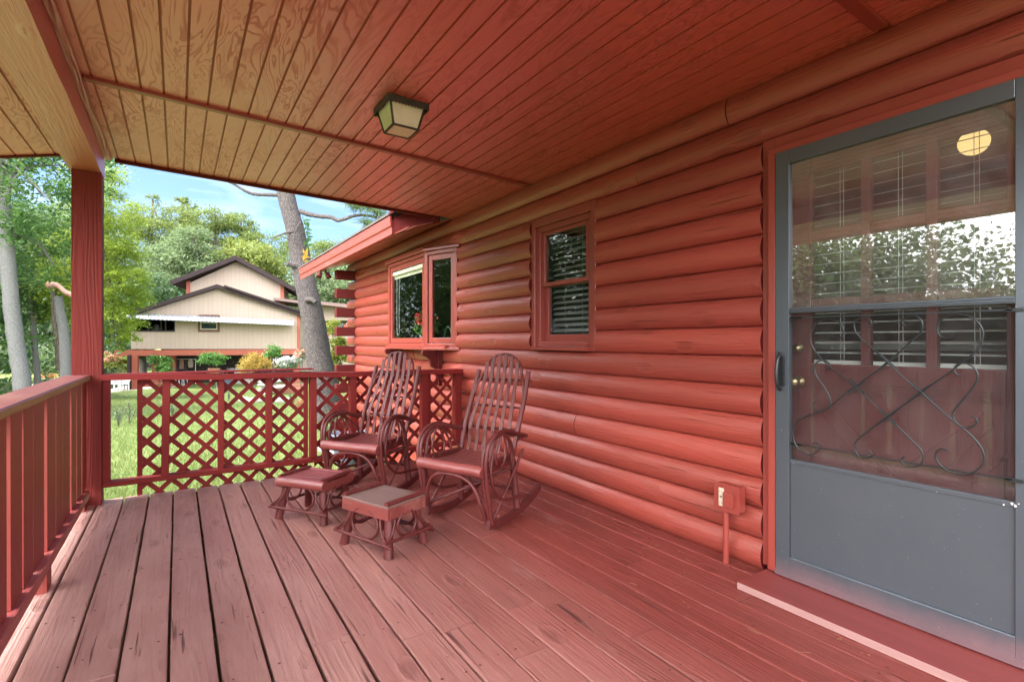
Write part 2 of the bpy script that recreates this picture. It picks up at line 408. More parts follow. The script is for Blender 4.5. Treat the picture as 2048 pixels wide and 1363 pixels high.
for i in range(n+1):
    y = YA + (4.80-YA)*i/n
    j = [rng.uniform(-.003, .003) for _ in range(2)]
    vs += [(-.633, y, 2.563), (-.633+j[0], y, 2.372), (-.452+j[1], y, 2.372+rng.uniform(-.002, .002)), (-.452, y, 2.563)]
for i in range(n):
    for q in range(3): fs.append((i*4+q, i*4+q+1, i*4+q+5, i*4+q+4))
fs += [(0,3,2,1), (n*4, n*4+1, n*4+2, n*4+3)]
mb.add(vs, fs); link('beam', mb, M['beam'], pr, True, fix=True)
mb = MB(); mb.box(-.450, -.414, YA, 4.86, 2.532, 2.5585); link('beam_trim', mb, wood('trim_board', (.33, .085, .045), 'y', rough=.34, bump=1.2, rings=1.6, var=.1, ior=3.0, stint=(1, .76, .85)), pr, True)
mb = MB(); mb.box(-1.5, 2.3, YA-.03, YB+.06, 2.73, 2.78); link('roof_deck', mb, plain('shingle', (.12, .09, .08), .9), pr, True)

# ------------------------------------------------------------------ post
po = thing('porch_post', 'dark red square timber post under the porch beam at the corner', 'post', (-.5345, 4.70, 0))
mb = MB(); vs = []; fs = []
for i in range(31):
    z = 2.37*i/30; a = [random.uniform(-.0012, .0012) for _ in range(4)]
    dx = -.006*(i/30)
    vs += [(-.617+dx*0+a[0], 4.626, z), (-.4525+a[1], 4.626, z), (-.4525+a[2], 4.766, z), (-.617+a[3], 4.766, z)]
for i in range(30):
    for q in range(4): fs.append((i*4+q, i*4+(q+1) % 4, i*4+4+(q+1) % 4, i*4+4+q))
fs += [(3,2,1,0), (120,121,122,123)]
mb.add(vs, fs); link('post_shaft', mb, M['post'], po, True)
mb = MB(); mb.box(-.60, -.53, 4.50, 4.62, 0, .085); link('base_block', mb, M['baluster'], po, True, bevel=.003)

# ------------------------------------------------------------------ lamp on the ceiling
la = thing('ceiling_lamp', 'small rusty black tapered box lamp with frosted glass on the porch ceiling', 'ceiling lamp', (1.075, 2.78, cz(1.075)-.0005))
tz = 0; hw, hb = .121, .073; zt, zb = -.028, -.142
mb = MB(); mb.box(-hw, hw, -hw, hw, -.012, 0)
for s in range(4):
    ca, sa = math.cos(s*math.pi/2), math.sin(s*math.pi/2); N = 13; pts = []
    for i in range(N*4+1):
        t = -hw + 2*hw*i/(N*4); pts.append((t, -.034 - .0075*abs(math.sin(math.pi*i/4))))
    vs = []
    for (t, z) in pts:
        for d in (hw, hw-.003):
            vs += [(d*ca - t*sa, d*sa + t*ca, z), (d*ca - t*sa, d*sa + t*ca, -.0125)]
    for i in range(len(pts)-1):
        a = i*4; mb.add([vs[a], vs[a+1], vs[a+5], vs[a+4], vs[a+2], vs[a+3], vs[a+7], vs[a+6]], [(0,1,2,3), (7,6,5,4), (0,3,7,4), (1,5,6,2)])
link('lamp_canopy', mb, M['rust'], la)
mb = MB()
cs = [(-1,-1),(1,-1),(1,1),(-1,1)]; ht = .103
for i in range(4):
    a, b = cs[i], cs[(i+1) % 4]
    mb.bar((a[0]*ht, a[1]*ht, -.014), (a[0]*hb, a[1]*hb, zb), .010, .010)
    mb.bar((a[0]*hb, a[1]*hb, zb), (b[0]*hb, b[1]*hb, zb), .010, .010)
link('lamp_frame', mb, M['rust'], la)
for i in range(4):
    a, b = cs[i], cs[(i+1) % 4]; mb = MB(); q = .97
    p = [Vector((a[0]*ht*q, a[1]*ht*q, -.014)), Vector((b[0]*ht*q, b[1]*ht*q, -.014)), Vector((b[0]*hb*q, b[1]*hb*q, zb+.003)), Vector((a[0]*hb*q, a[1]*hb*q, zb+.003))]
    nn = (p[1]-p[0]).cross(p[3]-p[0]).normalized()*.003
    mb.add(p + [x - nn for x in p], [(0,1,2,3),(7,6,5,4),(0,4,5,1),(1,5,6,2),(2,6,7,3),(3,7,4,0)])
    link('glass_panel', mb, M['frost'], la)
mb = MB(); mb.box(-hb+.005, hb-.005, -hb+.005, hb-.005, zb-.001, zb+.003); link('bottom_glass', mb, M['frost'], la)

# ================================================================== LEFT RAILING
rl = thing('porch_railing', 'red board railing with weathered flat handrail along the left porch edge', 'railing', (-.56, 2.2, 0))
mb = MB(); vs = []; fs = []; n = 40; rng = random.Random(5)
for i in range(n+1):
    y = -2.0 + (4.615+2.0)*i/n; j = rng.uniform(-.0015, .0015)
    vs += [(-.655, y, .895), (-.515+j, y, .895), (-.512+j, y, .925), (-.519, y, .932), (-.648, y, .932), (-.655, y, .926)]
for i in range(n):
    for q in range(6): fs.append((i*6+q, i*6+(q+1) % 6, i*6+6+(q+1) % 6, i*6+6+q))
fs += [tuple(reversed(range(6))), tuple(range(n*6, n*6+6))]
mb.add(vs, fs, 0); h = link('handrail', mb, [M['cap'], wood('weathered_edge', (.42, .35, .16), 'y', rough=.7, spec=.2, bump=.7, var=.25, scuff=(.24, .08, .06), scuff_lo=.68, cracks=.7)], rl, True)
for p in h.data.polygons:
    if p.center.x > .0435 and abs(p.normal.z) < .5 and abs(p.normal.y) < .5: p.material_index = 1
mb = MB(); mb.box(-.612, -.503, -2.0, 4.50, .092, .145); link('bottom_rail', mb, wood('low_rail_paint', (.33, .07, .06), 'y', rough=.45, bump=.6, cracks=.7, scuff=(.45, .22, .2)), rl, True, bevel=.004)
rights = [4.60, 4.395, 4.182, 3.966, 3.723, 3.507, 3.257, 3.015, 2.818, 2.604, 2.38, 2.15, 1.93, 1.70, 1.48, 1.25, 1.03, .8, .58, .35, .12, -.1, -.33, -.55, -.8, -1.0, -1.25, -1.5, -1.75]
wid = [.17, .17, .18, .17, .2, .17, .205, .16, .185, .19, .19, .18, .19]
for i, yr in enumerate(rights):
    w = (yr - rights[i+1] if i+1 < len(rights) else .22) - .024 - .012*(i % 3); mb = MB(); lean = rng.uniform(-.006, .006); dxx = rng.uniform(-.004, .004)
    x0, x1 = -.556+dxx, -.531+dxx
    mb.add([(x0, yr-w, .1455), (x1, yr-w, .1455), (x1, yr, .1455), (x0, yr, .1455), (x0, yr-w+lean, .894), (x1, yr-w+lean, .894), (x1, yr+lean, .894), (x0, yr+lean, .894)],
           [(0,3,2,1),(4,5,6,7),(0,1,5,4),(1,2,6,5),(2,3,7,6),(3,0,4,7)])
    link('baluster', mb, M['baluster'], rl, True, bevel=.002)
for y in (3.20, 1.4, -.4):
    mb = MB(); mb.box(-.60, -.505, y-.05, y+.05, .0, .0915); link('spacer_block', mb, M['baluster'], rl, True, bevel=.003)

# ================================================================== LATTICE RAILING at the far end
lr = thing('lattice_railing', 'red lattice railing closing the far end of the porch', 'railing', (1.0, 4.68, 0))
def rz_(x): return .93 - .046*(x+.45)/2.9
mb = MB(); vs = []; fs = []; n = 20; rng = random.Random(9)
for i in range(n+1):
    x = -.452 + 2.915*i/n; z = rz_(x) + .004*math.sin(i*.9) - .012*math.sin(math.pi*i/n)
    vs += [(x, 4.615, z-.043), (x, 4.615, z-.003), (x, 4.62, z), (x, 4.75, z), (x, 4.755, z-.005), (x, 4.755, z-.043)]
for i in range(n):
    for q in range(6): fs.append((i*6+q, i*6+(q+1) % 6, i*6+6+(q+1) % 6, i*6+6+q))
fs += [tuple(range(6)), tuple(reversed(range(n*6, n*6+6)))]
mb.add(vs, fs); link('top_rail', mb, M['rail'], lr, True, fix=True)
mb = MB(); mb.box(-.452, 1.0, 4.672, 4.756, rz_(.3)-.001, rz_(.3)+.012); link('cap_strip', mb, M['rail'], lr, True)
mb = MB(); mb.add([(-.452, 4.655, .112), (2.465, 4.655, .094), (2.465, 4.745, .094), (-.452, 4.745, .112), (-.452, 4.655, .150), (2.465, 4.655, .132), (2.465, 4.745, .132), (-.452, 4.745, .150)],
       [(0,3,2,1),(4,5,6,7),(0,1,5,4),(1,2,6,5),(2,3,7,6),(3,0,4,7)])
link('bottom_rail', mb, M['rail'], lr, True, bevel=.003)
for x0, x1, tw in ((-.452, -.409, 0), (-.095, -.045, .01), (.274, .315, .004), (.622, .668, 0), (.971, 1.024, -.003), (1.318, 1.376, 0), (1.66, 1.712, 0), (2.024, 2.086, 0), (2.39, 2.462, 0)):
    mb = MB(); zt = rz_((x0+x1)/2)-.04
    mb.add([(x0-tw, 4.665, .142), (x1-tw, 4.665, .142), (x1-tw, 4.744, .142), (x0-tw, 4.744, .142), (x0, 4.665, zt), (x1, 4.665, zt), (x1, 4.744, zt), (x0, 4.744, zt)],
           [(0,3,2,1),(4,5,6,7),(0,1,5,4),(1,2,6,5),(2,3,7,6),(3,0,4,7)])
    link('stile', mb, M['stile'], lr, True, bevel=.003)
def lattice(xa, xb, za, zb, y):
    mb = MB(); d = .155; w = .034
    def clip(x0, z0, sgn, off, yy):
        # strip along direction (1,sgn) through (x0,z0), as a polygon clipped to the panel
        nx, nz = -sgn/math.sqrt(2), 1/math.sqrt(2); L = 3
        poly = [(x0 - L + nx*a, z0 - sgn*L + nz*a) if e == 0 else (x0 + L + nx*a, z0 + sgn*L + nz*a) for e, a in ((0, -w/2), (1, -w/2), (1, w/2), (0, w/2))]
        for axis, lim, keep in ((0, xa, 1), (0, xb, -1), (1, za, 1), (1, zb, -1)):
            out = []
            for i in range(len(poly)):
                p, q = poly[i], poly[(i+1) % len(poly)]
                ip, iq = (p[axis]-lim)*keep >= 0, (q[axis]-lim)*keep >= 0
                if ip: out.append(p)
                if ip != iq:
                    t = (lim-p[axis])/(q[axis]-p[axis]); out.append((p[0]+(q[0]-p[0])*t, p[1]+(q[1]-p[1])*t))
            poly = out
            if len(poly) < 3: return
        mb.prism(poly, 'y', yy, yy+.0065)
    nk = int((xb-xa+zb-za)/d)+3
    for k in range(-nk, nk):
        clip(xa + k*d + .03, za, 1, 0, y); clip(xa + k*d + .03, za, -1, 0, y+.0068)
    return mb
for xa, xb in ((-.225, .936), (1.024, 2.086)):
    o = link('lattice', lattice(xa, xb, -.22, .88, 4.765), M['rail'], lr, True, fix=True)
for xa, xb, zz in ((-.255, -.223, -.22), (.936, .9705, -.22), (2.087, 2.156, -.1)):
    mb = MB(); mb.box(xa, xb, 4.757, 4.782, zz, rz_(xa)-.02); link('lattice_edge', mb, M['rail'], lr, True)
o = link('lattice', lattice(2.157, 2.40, -.05, .86, 4.765), M['rail'], lr, True, fix=True)
# ================================================================== LOG CABIN
P = .1558; XS = 2.494; SAG = .035
cab = thing('log_cabin', 'red painted log cabin with stacked round log wall and overlapping corner logs', 'house', (2.5, 3.2, 0))
rng = random.Random(21)
def arc(z0, z1, xs, sag, n=11):
    c = z1 - z0; r = c*c/(8*sag) + sag/2; zc = (z0+z1)/2; a = math.asin(min(1, c/2/r)); out = []
    for i in range(n+1):
        t = -a + 2*a*i/n; out.append((xs - (r*math.cos(t) - (r - sag)), zc + r*math.sin(t)))
    return out
def log_y(mb, ya, yb, z0, z1, xs=XS, sag=SAG, cap0=True, cap1=True, back=.10, roundend=0.0):
    n = max(1, int((yb-ya)/.35)); vs = []; fs = []; m = 0
    ys = [ya + (yb-ya)*q/n for q in range(n+1)]
    if roundend: ys = ys[:-1] + [yb - roundend*f for f in (1, .6, .3, .1, 0)]; n = len(ys)-1
    js = [rng.uniform(-.0022, .0022) for _ in ys]
    for q, y in enumerate(ys):
        sg = sag + js[q]
        if roundend and y > yb - roundend: sg = sag - .028*((y-yb+roundend)/roundend)**2.5
        pr_ = arc(z0+.0012, z1-.0012, xs, max(.006, sg)); m = len(pr_)+2
        vs += [(x, y, z) for x, z in pr_] + [(xs+back, y, z1), (xs+back, y, z0)]
    for q in range(n):
        for j in range(m): fs.append((q*m+j, q*m+(j+1) % m, (q+1)*m+(j+1) % m, (q+1)*m+j))
    b = len(mb.v); mb.add(vs, fs, 0, False)
    for i in range(len(mb.f)-len(fs), len(mb.f)):
        j = (i-(len(mb.f)-len(fs))) % m
        mb.s[i] = j < m-3
    if cap0: mb.add(vs[:m], [tuple(reversed(range(m)))], 1)
    if cap1: mb.add(vs[-m:], [tuple(range(m))], 1)
mb = MB()
splits = {15: [-.6, 1.633, 5.415], 14: [2.275, -.9], 13: [7.411], 3: [2.881], 1: [-.9], 5: [-1.2], 6: [5.95], 2: [6.2], 9: [-.7], 0: [3.9]}
jz = {k: (rng.uniform(-.004, .004) if k < 16 else 0) for k in range(-1, 17)}
for k in range(-1, 16):
    z0, z1 = k*P, (k+1)*P
    end = 8.98 if k % 2 else 8.60
    segs = [[-2.6, end]]
    cuts = []
    if 0 <= k <= 13: cuts.append((.335, 1.436))
    if 7 <= k <= 13: cuts += [(2.665, 3.452), (4.80, 6.85)]
    for a, b in cuts:
        new = []
        for s0, s1 in segs:
            if a > s0 and b < s1: new += [[s0, a], [b, s1]]
            else: new.append([s0, s1])
        segs = new
    for y in splits.get(k, []):
        new = []
        for s0, s1 in segs:
            if s0 < y < s1: new += [[s0, y-.002], [y+.002, s1]]
            else: new.append([s0, s1])
        segs = new
    for s0, s1 in segs:
        log_y(mb, s0, s1, z0 + jz[k], z1 + jz[k+1], sag=SAG + rng.uniform(-.006, .005), roundend=.10 if abs(s1-8.60) < .01 or abs(s1-8.98) < .01 else 0)
M['logend'] = wood('log_end_paint', (.10, .012, .012), 'z', rough=.8, spec=.1, bump=.3)
link('log_wall', mb, [M['log'], M['logend']], cab, True, fix=True)
# corner logs of the end wall, running across and sticking out past the corner
mb = MB()
for k in range(-3, 16):
    z0, z1 = k*P, (k+1)*P
    mb.box(2.16 + rng.uniform(-.006, .006) if k % 2 == 0 else 2.62, 6.1, 8.46, 8.585, z0+.003, z1-.003)
link('corner_logs', mb, M['tail'], cab, True, bevel=.008)
mb = MB(); mb.box(2.62, 6.1, -2.6, -2.45, -.4, 3.6); mb.box(6.1, 6.25, -2.6, 8.58, -.6, 2.5); mb.box(2.53, 2.62, -2.6, 8.46, -.6, -.158)
link('end_wall', mb, M['log'], cab, True)
# inside of the rooms (seen through glass only)
mb = MB()
def shell(x0, x1, y0, y1, z0, z1, t=.03):
    mb.box(x0, x1, y0, y1, z0-t, z0); mb.box(x0, x1, y0, y1, z1, z1+t); mb.box(x1, x1+t, y0, y1, z0, z1)
    mb.box(x0, x1, y0-t, y0, z0, z1); mb.box(x0, x1, y1, y1+t, z0, z1)
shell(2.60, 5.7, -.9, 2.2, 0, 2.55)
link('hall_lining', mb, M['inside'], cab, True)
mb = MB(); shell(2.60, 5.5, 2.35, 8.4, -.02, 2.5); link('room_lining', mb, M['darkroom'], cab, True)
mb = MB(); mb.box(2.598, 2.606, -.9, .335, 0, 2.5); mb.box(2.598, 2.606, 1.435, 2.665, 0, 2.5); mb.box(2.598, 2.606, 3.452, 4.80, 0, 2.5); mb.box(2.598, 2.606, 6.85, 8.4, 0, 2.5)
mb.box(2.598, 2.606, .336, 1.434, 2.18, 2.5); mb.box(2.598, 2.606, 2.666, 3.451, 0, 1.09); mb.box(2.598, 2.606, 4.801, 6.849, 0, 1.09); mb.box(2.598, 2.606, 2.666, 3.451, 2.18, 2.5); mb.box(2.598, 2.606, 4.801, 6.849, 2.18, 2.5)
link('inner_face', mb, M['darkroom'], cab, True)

# ------------------------------------------------------------------ eave of the house beyond the porch
mb = MB()
def sz(x): return 2.478 - .29*(2.457-x)
x = 2.47
while x > 1.99:
    xa, xb = max(x-.1045+.011, 1.985), x; ya, yb = 4.93, 8.75
    mb.add([(xa, ya, sz(xa)), (xb, ya, sz(xb)), (xb, yb, sz(xb)), (xa, yb, sz(xa)), (xa, ya, sz(xa)+.007), (xb, ya, sz(xb)+.007), (xb, yb, sz(xb)+.007), (xa, yb, sz(xa)+.007)],
           [(0,1,2,3),(7,6,5,4),(0,4,5,1),(1,5,6,2),(2,6,7,3),(3,7,4,0)]); x -= .1045
mb.add([(2.2, 4.93, sz(2.2)+.008), (2.6, 4.93, sz(2.6)+.008), (2.6, 8.75, sz(2.6)+.008), (1.985, 8.75, sz(1.985)+.008), (1.985, 5.35, sz(1.985)+.008)], [(0,1,2,3,4)])
link('eave_soffit', mb, M['ceil'], cab, True)
mb = MB()
mb.prism([(1.955, 2.338), (1.978, 2.338), (1.978, 2.50), (1.955, 2.50)], 'y', 5.34, 10.25)
mb.prism([(1.938, 2.43), (1.954, 2.42), (1.954, 2.535), (1.928, 2.535), (1.930, 2.50)], 'y', 5.33, 10.26)
link('eave_fascia', mb, wood('fascia_paint', (.38, .075, .065), 'y', rough=.4, bump=.35, var=.1, scuff=(.45, .17, .15), scuff_lo=.66, cracks=.3), cab, True, bevel=.003)
mb = MB()
a, b = (1.975, 5.335), (2.30, 4.87)
n_ = (Vector((b[0]-a[0], b[1]-a[1], 0)).cross(Vector((0,0,1)))).normalized()*.03
mb.add([(a[0], a[1], 2.338), (b[0], b[1], sz(b[0])), (b[0], b[1], 2.62), (a[0], a[1], 2.53)] + [tuple(Vector(q) - n_) for q in ((a[0], a[1], 2.338), (b[0], b[1], sz(b[0])), (b[0], b[1], 2.62), (a[0], a[1], 2.53))],
       [(0,1,2,3),(7,6,5,4),(0,4,5,1),(1,5,6,2),(2,6,7,3),(3,7,4,0)])
mb.prism([(1.925, 2.546), (2.62, 2.79), (2.62, 2.83), (1.925, 2.572)], 'y', 4.947, 5.325); mb.prism([(2.26, 2.50), (2.62, 2.50), (2.62, 2.78), (2.26, 2.66)], 'y', 4.917, 4.945)
link('eave_return', mb, M['logend'], cab, True, fix=True)
mb = MB(); mb.prism([(1.915, 2.542), (4.6, 3.45), (4.6, 3.51), (1.915, 2.566)], 'y', 5.33, 10.30); mb.prism([(4.6, 3.45), (7.3, 2.54), (7.3, 2.58), (4.6, 3.51)], 'y', 5.33, 10.30)
mb.prism([(2.5, 2.745), (4.6, 3.452), (7.3, 2.542), (7.3, 2.60), (4.6, 3.512), (2.5, 2.805)], 'y', -2.7, 5.328)
link('roof', mb, plain('cabin_shingle', (.10, .08, .07), .9, nscale=20, var=.3, bump=.4), cab, True)
# pair of flood lights below the eave
fl = thing('eave_flood_light', 'pair of small red flood lights under the eave at the far cabin corner', 'flood light', (2.03, 8.78, 2.34))
mb = MB(); mb.box(-.03, .05, -.05, .05, .0, .02); link('mount', mb, M['trim_x'], fl)
for s in (-1, 1):
    mb = MB(); mb.tube([(.03*s, 0, 0), (.05*s, -.02, -.03)], .012); mb.tube([(.045*s, -.015, -.025), (.06*s, -.03, -.05), (.085*s, -.06, -.115)], [.02, .036, .045], 12); link('lamp_head', mb, M['tail'], fl)

# ------------------------------------------------------------------ sash window
def ring(mb, y0, y1, z0, z1, x0, x1, w, wt=None, wb=None):
    wt = wt or w; wb = wb or w
    mb.box(x0, x1, y0, y0+w, z0, z1); mb.box(x0, x1, y1-w, y1, z0, z1)
    mb.box(x0, x1, y0+w, y1-w, z0, z0+wb); mb.box(x0, x1, y0+w, y1-w, z1-wt, z1)
mb = MB(); ring(mb, 2.668, 3.449, 1.095, 2.178, 2.478, 2.60, .05, .07, .03)
win = link('window', mb, M['trim_z'], cab, True, bevel=.004)
mb = MB(); ring(mb, 2.719, 3.398, 1.126, 2.107, 2.50, 2.59, .045, .045, .04); link('frame', mb, M['trim_z'], win, True, bevel=.003)
mb = MB(); ring(mb, 2.765, 3.352, 1.615, 2.061, 2.515, 2.545, .045, .03, .032); link('upper_sash', mb, M['trim_z'], win, True, bevel=.003)
mb = MB(); ring(mb, 2.765, 3.352, 1.167, 1.640, 2.549, 2.58, .05, .03, .055); link('lower_sash', mb, M['trim_z'], win, True, bevel=.003)
mb = MB(); mb.prism([(2.43, 1.098), (2.43, 1.120), (2.548, 1.150), (2.548, 1.098)], 'y', 2.72, 3.397); link('sill', mb, M['trim_y'], win, True)
mb = MB(); mb.box(2.528, 2.532, 2.81, 3.307, 1.647, 2.031); link('upper_pane', mb, M['glass'], win, True)
mb = MB(); mb.box(2.562, 2.566, 2.815, 3.302, 1.222, 1.610); link('lower_pane', mb, M['glass'], win, True)
mb = MB(); z = 1.20
while z < 2.06:
    mb.add([(2.612, 2.79, z), (2.646, 2.79, z+.022), (2.646, 3.33, z+.022), (2.612, 3.33, z), (2.612, 2.79, z-.002), (2.646, 2.79, z+.020), (2.646, 3.33, z+.020), (2.612, 3.33, z-.002)],
           [(0,1,2,3),(7,6,5,4),(0,4,5,1),(1,5,6,2),(2,6,7,3),(3,7,4,0)]); z += .046
for y in (2.95, 3.16):
    mb.tube([(2.608, y, 1.18), (2.608, y, 2.06)], .0015, 4)
link('blind', mb, M['blinddark'], win, True)

# ------------------------------------------------------------------ bay window
Z0, Z1 = 1.10, 2.165
pts = [(2.470, 4.785), (2.305, 5.245), (2.305, 6.42), (2.470, 6.88)]
def panel(mb, p0, p1, z0, z1, w, t, off=0.0):
    p0 = Vector((*p0, 0)); p1 = Vector((*p1, 0)); d = (p1-p0).normalized(); n = Vector((d.y, -d.x, 0))
    if n.x < 0: n = -n
    p0 = p0 + n*off; p1 = p1 + n*off; L = (p1-p0).length
    def slab(a, b, za, zb):
        q = [p0+d*a, p0+d*b, p0+d*b+n*t, p0+d*a+n*t]
        mb.add([(v.x, v.y, za) for v in q]+[(v.x, v.y, zb) for v in q], [(0,3,2,1),(4,5,6,7),(0,1,5,4),(1,2,6,5),(2,3,7,6),(3,0,4,7)])
    if w is None: slab(0, L, z0, z1)
    else: slab(0, w, z0, z1); slab(L-w, L, z0, z1); slab(w, L-w, z0, z0+w); slab(w, L-w, z1-w, z1)
def inset(p0, p1, a, b):
    d = (Vector(p1)-Vector(p0)).normalized(); return tuple(Vector(p0)+d*a), tuple(Vector(p1)-d*b)
mb = MB()
for i, (za, zb, ex) in enumerate(((Z0-.03, Z0-.001, .035), (Z1+.001, Z1+.028, .03))):
    poly = [(2.6, 4.785-ex*1.4), (2.47, 4.785-ex*1.4), (2.305-ex, 5.245-ex*.6), (2.305-ex, 6.42+ex*.6), (2.47, 6.88+ex), (2.6, 6.88+ex)]
    mb.prism(poly, 'z', za, zb)
bay = link('bay_window', mb, M['trim_y'], cab, True, bevel=.004, fix=True)
mb = MB(); poly = [(2.6, 4.75), (2.47, 4.75), (2.30, 5.235), (2.30, 6.43), (2.47, 6.9), (2.6, 6.9)]
mb.prism([(2.262, 2.194), (2.262, 2.205), (2.49, 2.245), (2.49, 2.194)], 'y', 5.22, 6.45); link('bay_cap', mb, M['trim_y'], bay, True)
for i in range(3):
    p0, p1 = pts[i], pts[i+1]
    mb = MB(); panel(mb, p0, p1, Z0, Z1, .042, .06); fr = link('window_frame', mb, M['trim_z'], bay, True, bevel=.004)
    q0, q1 = inset(p0, p1, .046, .046)
    mb = MB(); panel(mb, q0, q1, Z0+.046, Z1-.046, .058, .035, .014); link('sash', mb, M['trim_z'], fr, True, bevel=.004)
    q0, q1 = inset(p0, p1, .10, .10)
    mb = MB(); panel(mb, q0, q1, Z0+.10, Z1-.10, None, .004, .03); link('pane', mb, M['glass'], fr, True)
mb = MB()
prof = [(2.455, 1.066), (2.24, 1.066), (2.235, 1.03), (2.255, 1.005), (2.29, .995), (2.325, .965), (2.335, .92), (2.345, .885), (2.385, .865), (2.405, .83), (2.41, .79), (2.425, .765), (2.455, .755)]
for y in (5.17, 6.35): 
    mb = MB(); mb.prism(prof, 'y', y-.022, y+.022); mb.box(2.42, 2.462, y-.045, y-.0225, .67, 1.066); mb.box(2.42, 2.462, y+.0225, y+.045, .67, 1.066); link('bracket', mb, M['tail'], bay, True, fix=True)
mb = MB(); mb.tube([(2.36, 5.34, 2.03), (2.36, 6.36, 2.03)], .032, 14); mb.box(2.357, 2.361, 5.35, 6.35, 1.965, 2.02)
link('roller_shade', mb, M['shade'], bay, True)
mb = MB()
for dx, y in ((0, 6.22), (.0, 6.14)): mb.tube([(2.35+dx, y, 1.99), (2.35, y+.01, 1.5), (2.35, y, 1.27)], .0025, 5)
mb.tube([(2.35, 6.22, 1.27), (2.35, 6.2, 1.245), (2.35, 6.16, 1.245), (2.35, 6.14, 1.27)], .0025, 5)
link('shade_cord', mb, M['white'], bay, True)
# plant on the inner window ledge
mb = MB(); mb.box(2.385, 2.62, 4.90, 6.75, 1.098, 1.118); link('window_ledge', mb, M['trim_y'], bay, True)

# ------------------------------------------------------------------ doorway
mb = MB()
def cas(mb, y0, y1, z0, z1): mb.box(2.440, 2.62, y0, y1, z0, z1)
mb.box(2.476, 2.60, 1.372, 1.434, .041, 2.178); mb.box(2.447, 2.4755, 1.372, 1.394, .041, 2.122); mb.box(2.440, 2.4465, 1.350, 1.386, .041, 2.09); mb.box(2.447, 2.60, .338, .405, .041, 2.178); mb.box(2.476, 2.60, .405, 1.372, 2.09, 2.178); mb.box(2.447, 2.4755, .405, 1.372, 2.09, 2.122)
mb.box(2.441, 2.4468, .43, 1.386, 2.0845, 2.116)
door_case = link('door_casing', mb, M['trim_z'], cab, True, bevel=.003)
mb = MB(); mb.box(2.205, 2.50, -.35, 1.402, .0015, .033); 
st = link('doorstep', mb, [wood('doorstep_paint', (.19, .036, .031), 'y', rough=.5, bump=.5, var=.15, cracks=.4, scuff=(.33, .11, .10), scuff_lo=.66), M['bare_lit_edge']], cab, True)
for p in st.data.polygons:
    if p.normal.x < -.8: p.material_index = 1  # worn front edge, coloured paler still to look lit
# storm door (slate aluminium)
def slate_mat():
    m, nt, b = new_mat('slate_door_paint'); k = NB(nt); co = k.obj()
    n = k.noise(co, 3, 5, .6); c = k.mix(n, (.085, .102, .118), (.11, .128, .145))
    # red overspray caught by the lower rail and the hinge stile when the porch was painted
    sx = k.n('ShaderNodeSeparateXYZ'); k.l(co, sx.inputs[0])
    n2 = k.noise(co, 4, 6, .7)
    lowz = k.math('MULTIPLY_ADD', sx.outputs[2], -9, 1.25)     # strongest at the sill
    f = k.math('MULTIPLY', k.math('ADD', lowz, k.math('MULTIPLY_ADD', n2, 1.6, -.8)), .8, clamp=True)
    c = k.mix(k.math('MULTIPLY', f, .5), c, (.50, .22, .22))
    sp = k.noise(co, 140, 2, .5); spk = k.ramp(sp, [(.74, 0), (.77, 1)]); c = k.mix(k.math('MULTIPLY', spk, .5), c, (.55, .56, .55))
    k.l(c, b.inputs['Base Color']); b.inputs['Roughness'].default_value = .34; b.inputs['Metallic'].default_value = .55; b.inputs['Specular IOR Level'].default_value = .6
    k.bump(k.noise(co, 220, 3, .5), .12, .001, b); return m
M['slated'] = slate_mat()
mb = MB(); DX0, DX1 = 2.434, 2.466
mb.box(DX0, DX1, 1.280, 1.3455, .042, 2.083); mb.box(DX0, DX1, .434, .4995, .042, 2.083); mb.box(DX0, DX1, .4995, 1.280, 2.018, 2.083); mb.box(DX0, DX1, .4995, 1.280, .042, .140)
mb.box(2.442, 2.462, .5, 1.2795, .586, .606)
for y in np.arange(.53, 1.27, .19): mb.lathe([(.0, 0), (.006, 0), (.005, .0)], (0,0,0), 6) if False else None
sd = link('storm_door', mb, M['slated'], cab, True, bevel=.002)
mb = MB(); mb.box(2.436, 2.4635, .4996, 1.2799, 1.302, 1.328); mb.box(2.429, 2.4355, .4996, 1.2799, 1.308, 1.314); mb.box(2.432, 2.4355, .4996, 1.2799, 1.318, 1.322); link('middle_rail', mb, M['slated'], sd, True, bevel=.0015)
mb = MB(); mb.box(2.446, 2.458, .501, 1.2785, .141, .5855); link('kick_panel', mb, M['slated'], sd, True)
mb = MB(); cg = random.Random(77)
for y, z, r in ((.508, .600, .007), (.498, .596, .009), (.53, .590, .005), (.49, .606, .004), (1.262, .592, .003), (1.315, .74, .0025), (.72, .588, .003)):
    mb = MB(); mb.add([(2.4325 if y < .4995 or y > 1.28 else 2.4412, y+r*.62*cg.uniform(.5, 1.2)*math.cos(t), z+r*cg.uniform(.3, .9)*math.sin(t)) for t in np.arange(0, 6.2, .9)], [tuple(range(7))]); link('paint_chip', mb, M['white'], sd, True); mb = MB()
mb = MB(); mb.box(2.428, 2.4338, .36, 1.3450, .0405, .068); 
for y in (.52, .71, .90, 1.09, 1.29): mb.tube([(2.4278, y, .055), (2.4255, y, .055)], .006, 8)
link('door_sweep', mb, M['slated'], sd, True)
mb = MB(); mb.box(2.450, 2.453, .5005, 1.2790, 1.3285, 2.0175); link('upper_glass', mb, M['doorglass'], sd, True)
mb = MB(); mb.box(2.455, 2.4575, .5005, 1.2790, .6065, 1.3015); link('lower_glass', mb, M['screen'], sd, True)
mb = MB(); mb.box(2.418, 2.4335, 1.300, 1.330, .955, 1.095); 
mb.tube(cr([(2.42, 1.315, 1.10), (2.400, 1.315, 1.085), (2.388, 1.315, 1.03), (2.390, 1.315, .97), (2.42, 1.315, .935)]), .008, 8); mb.tube([(2.42, 1.315, 1.095), (2.412, 1.315, 1.118)], .007, 8)
link('door_handle', mb, M['black'], sd, True)
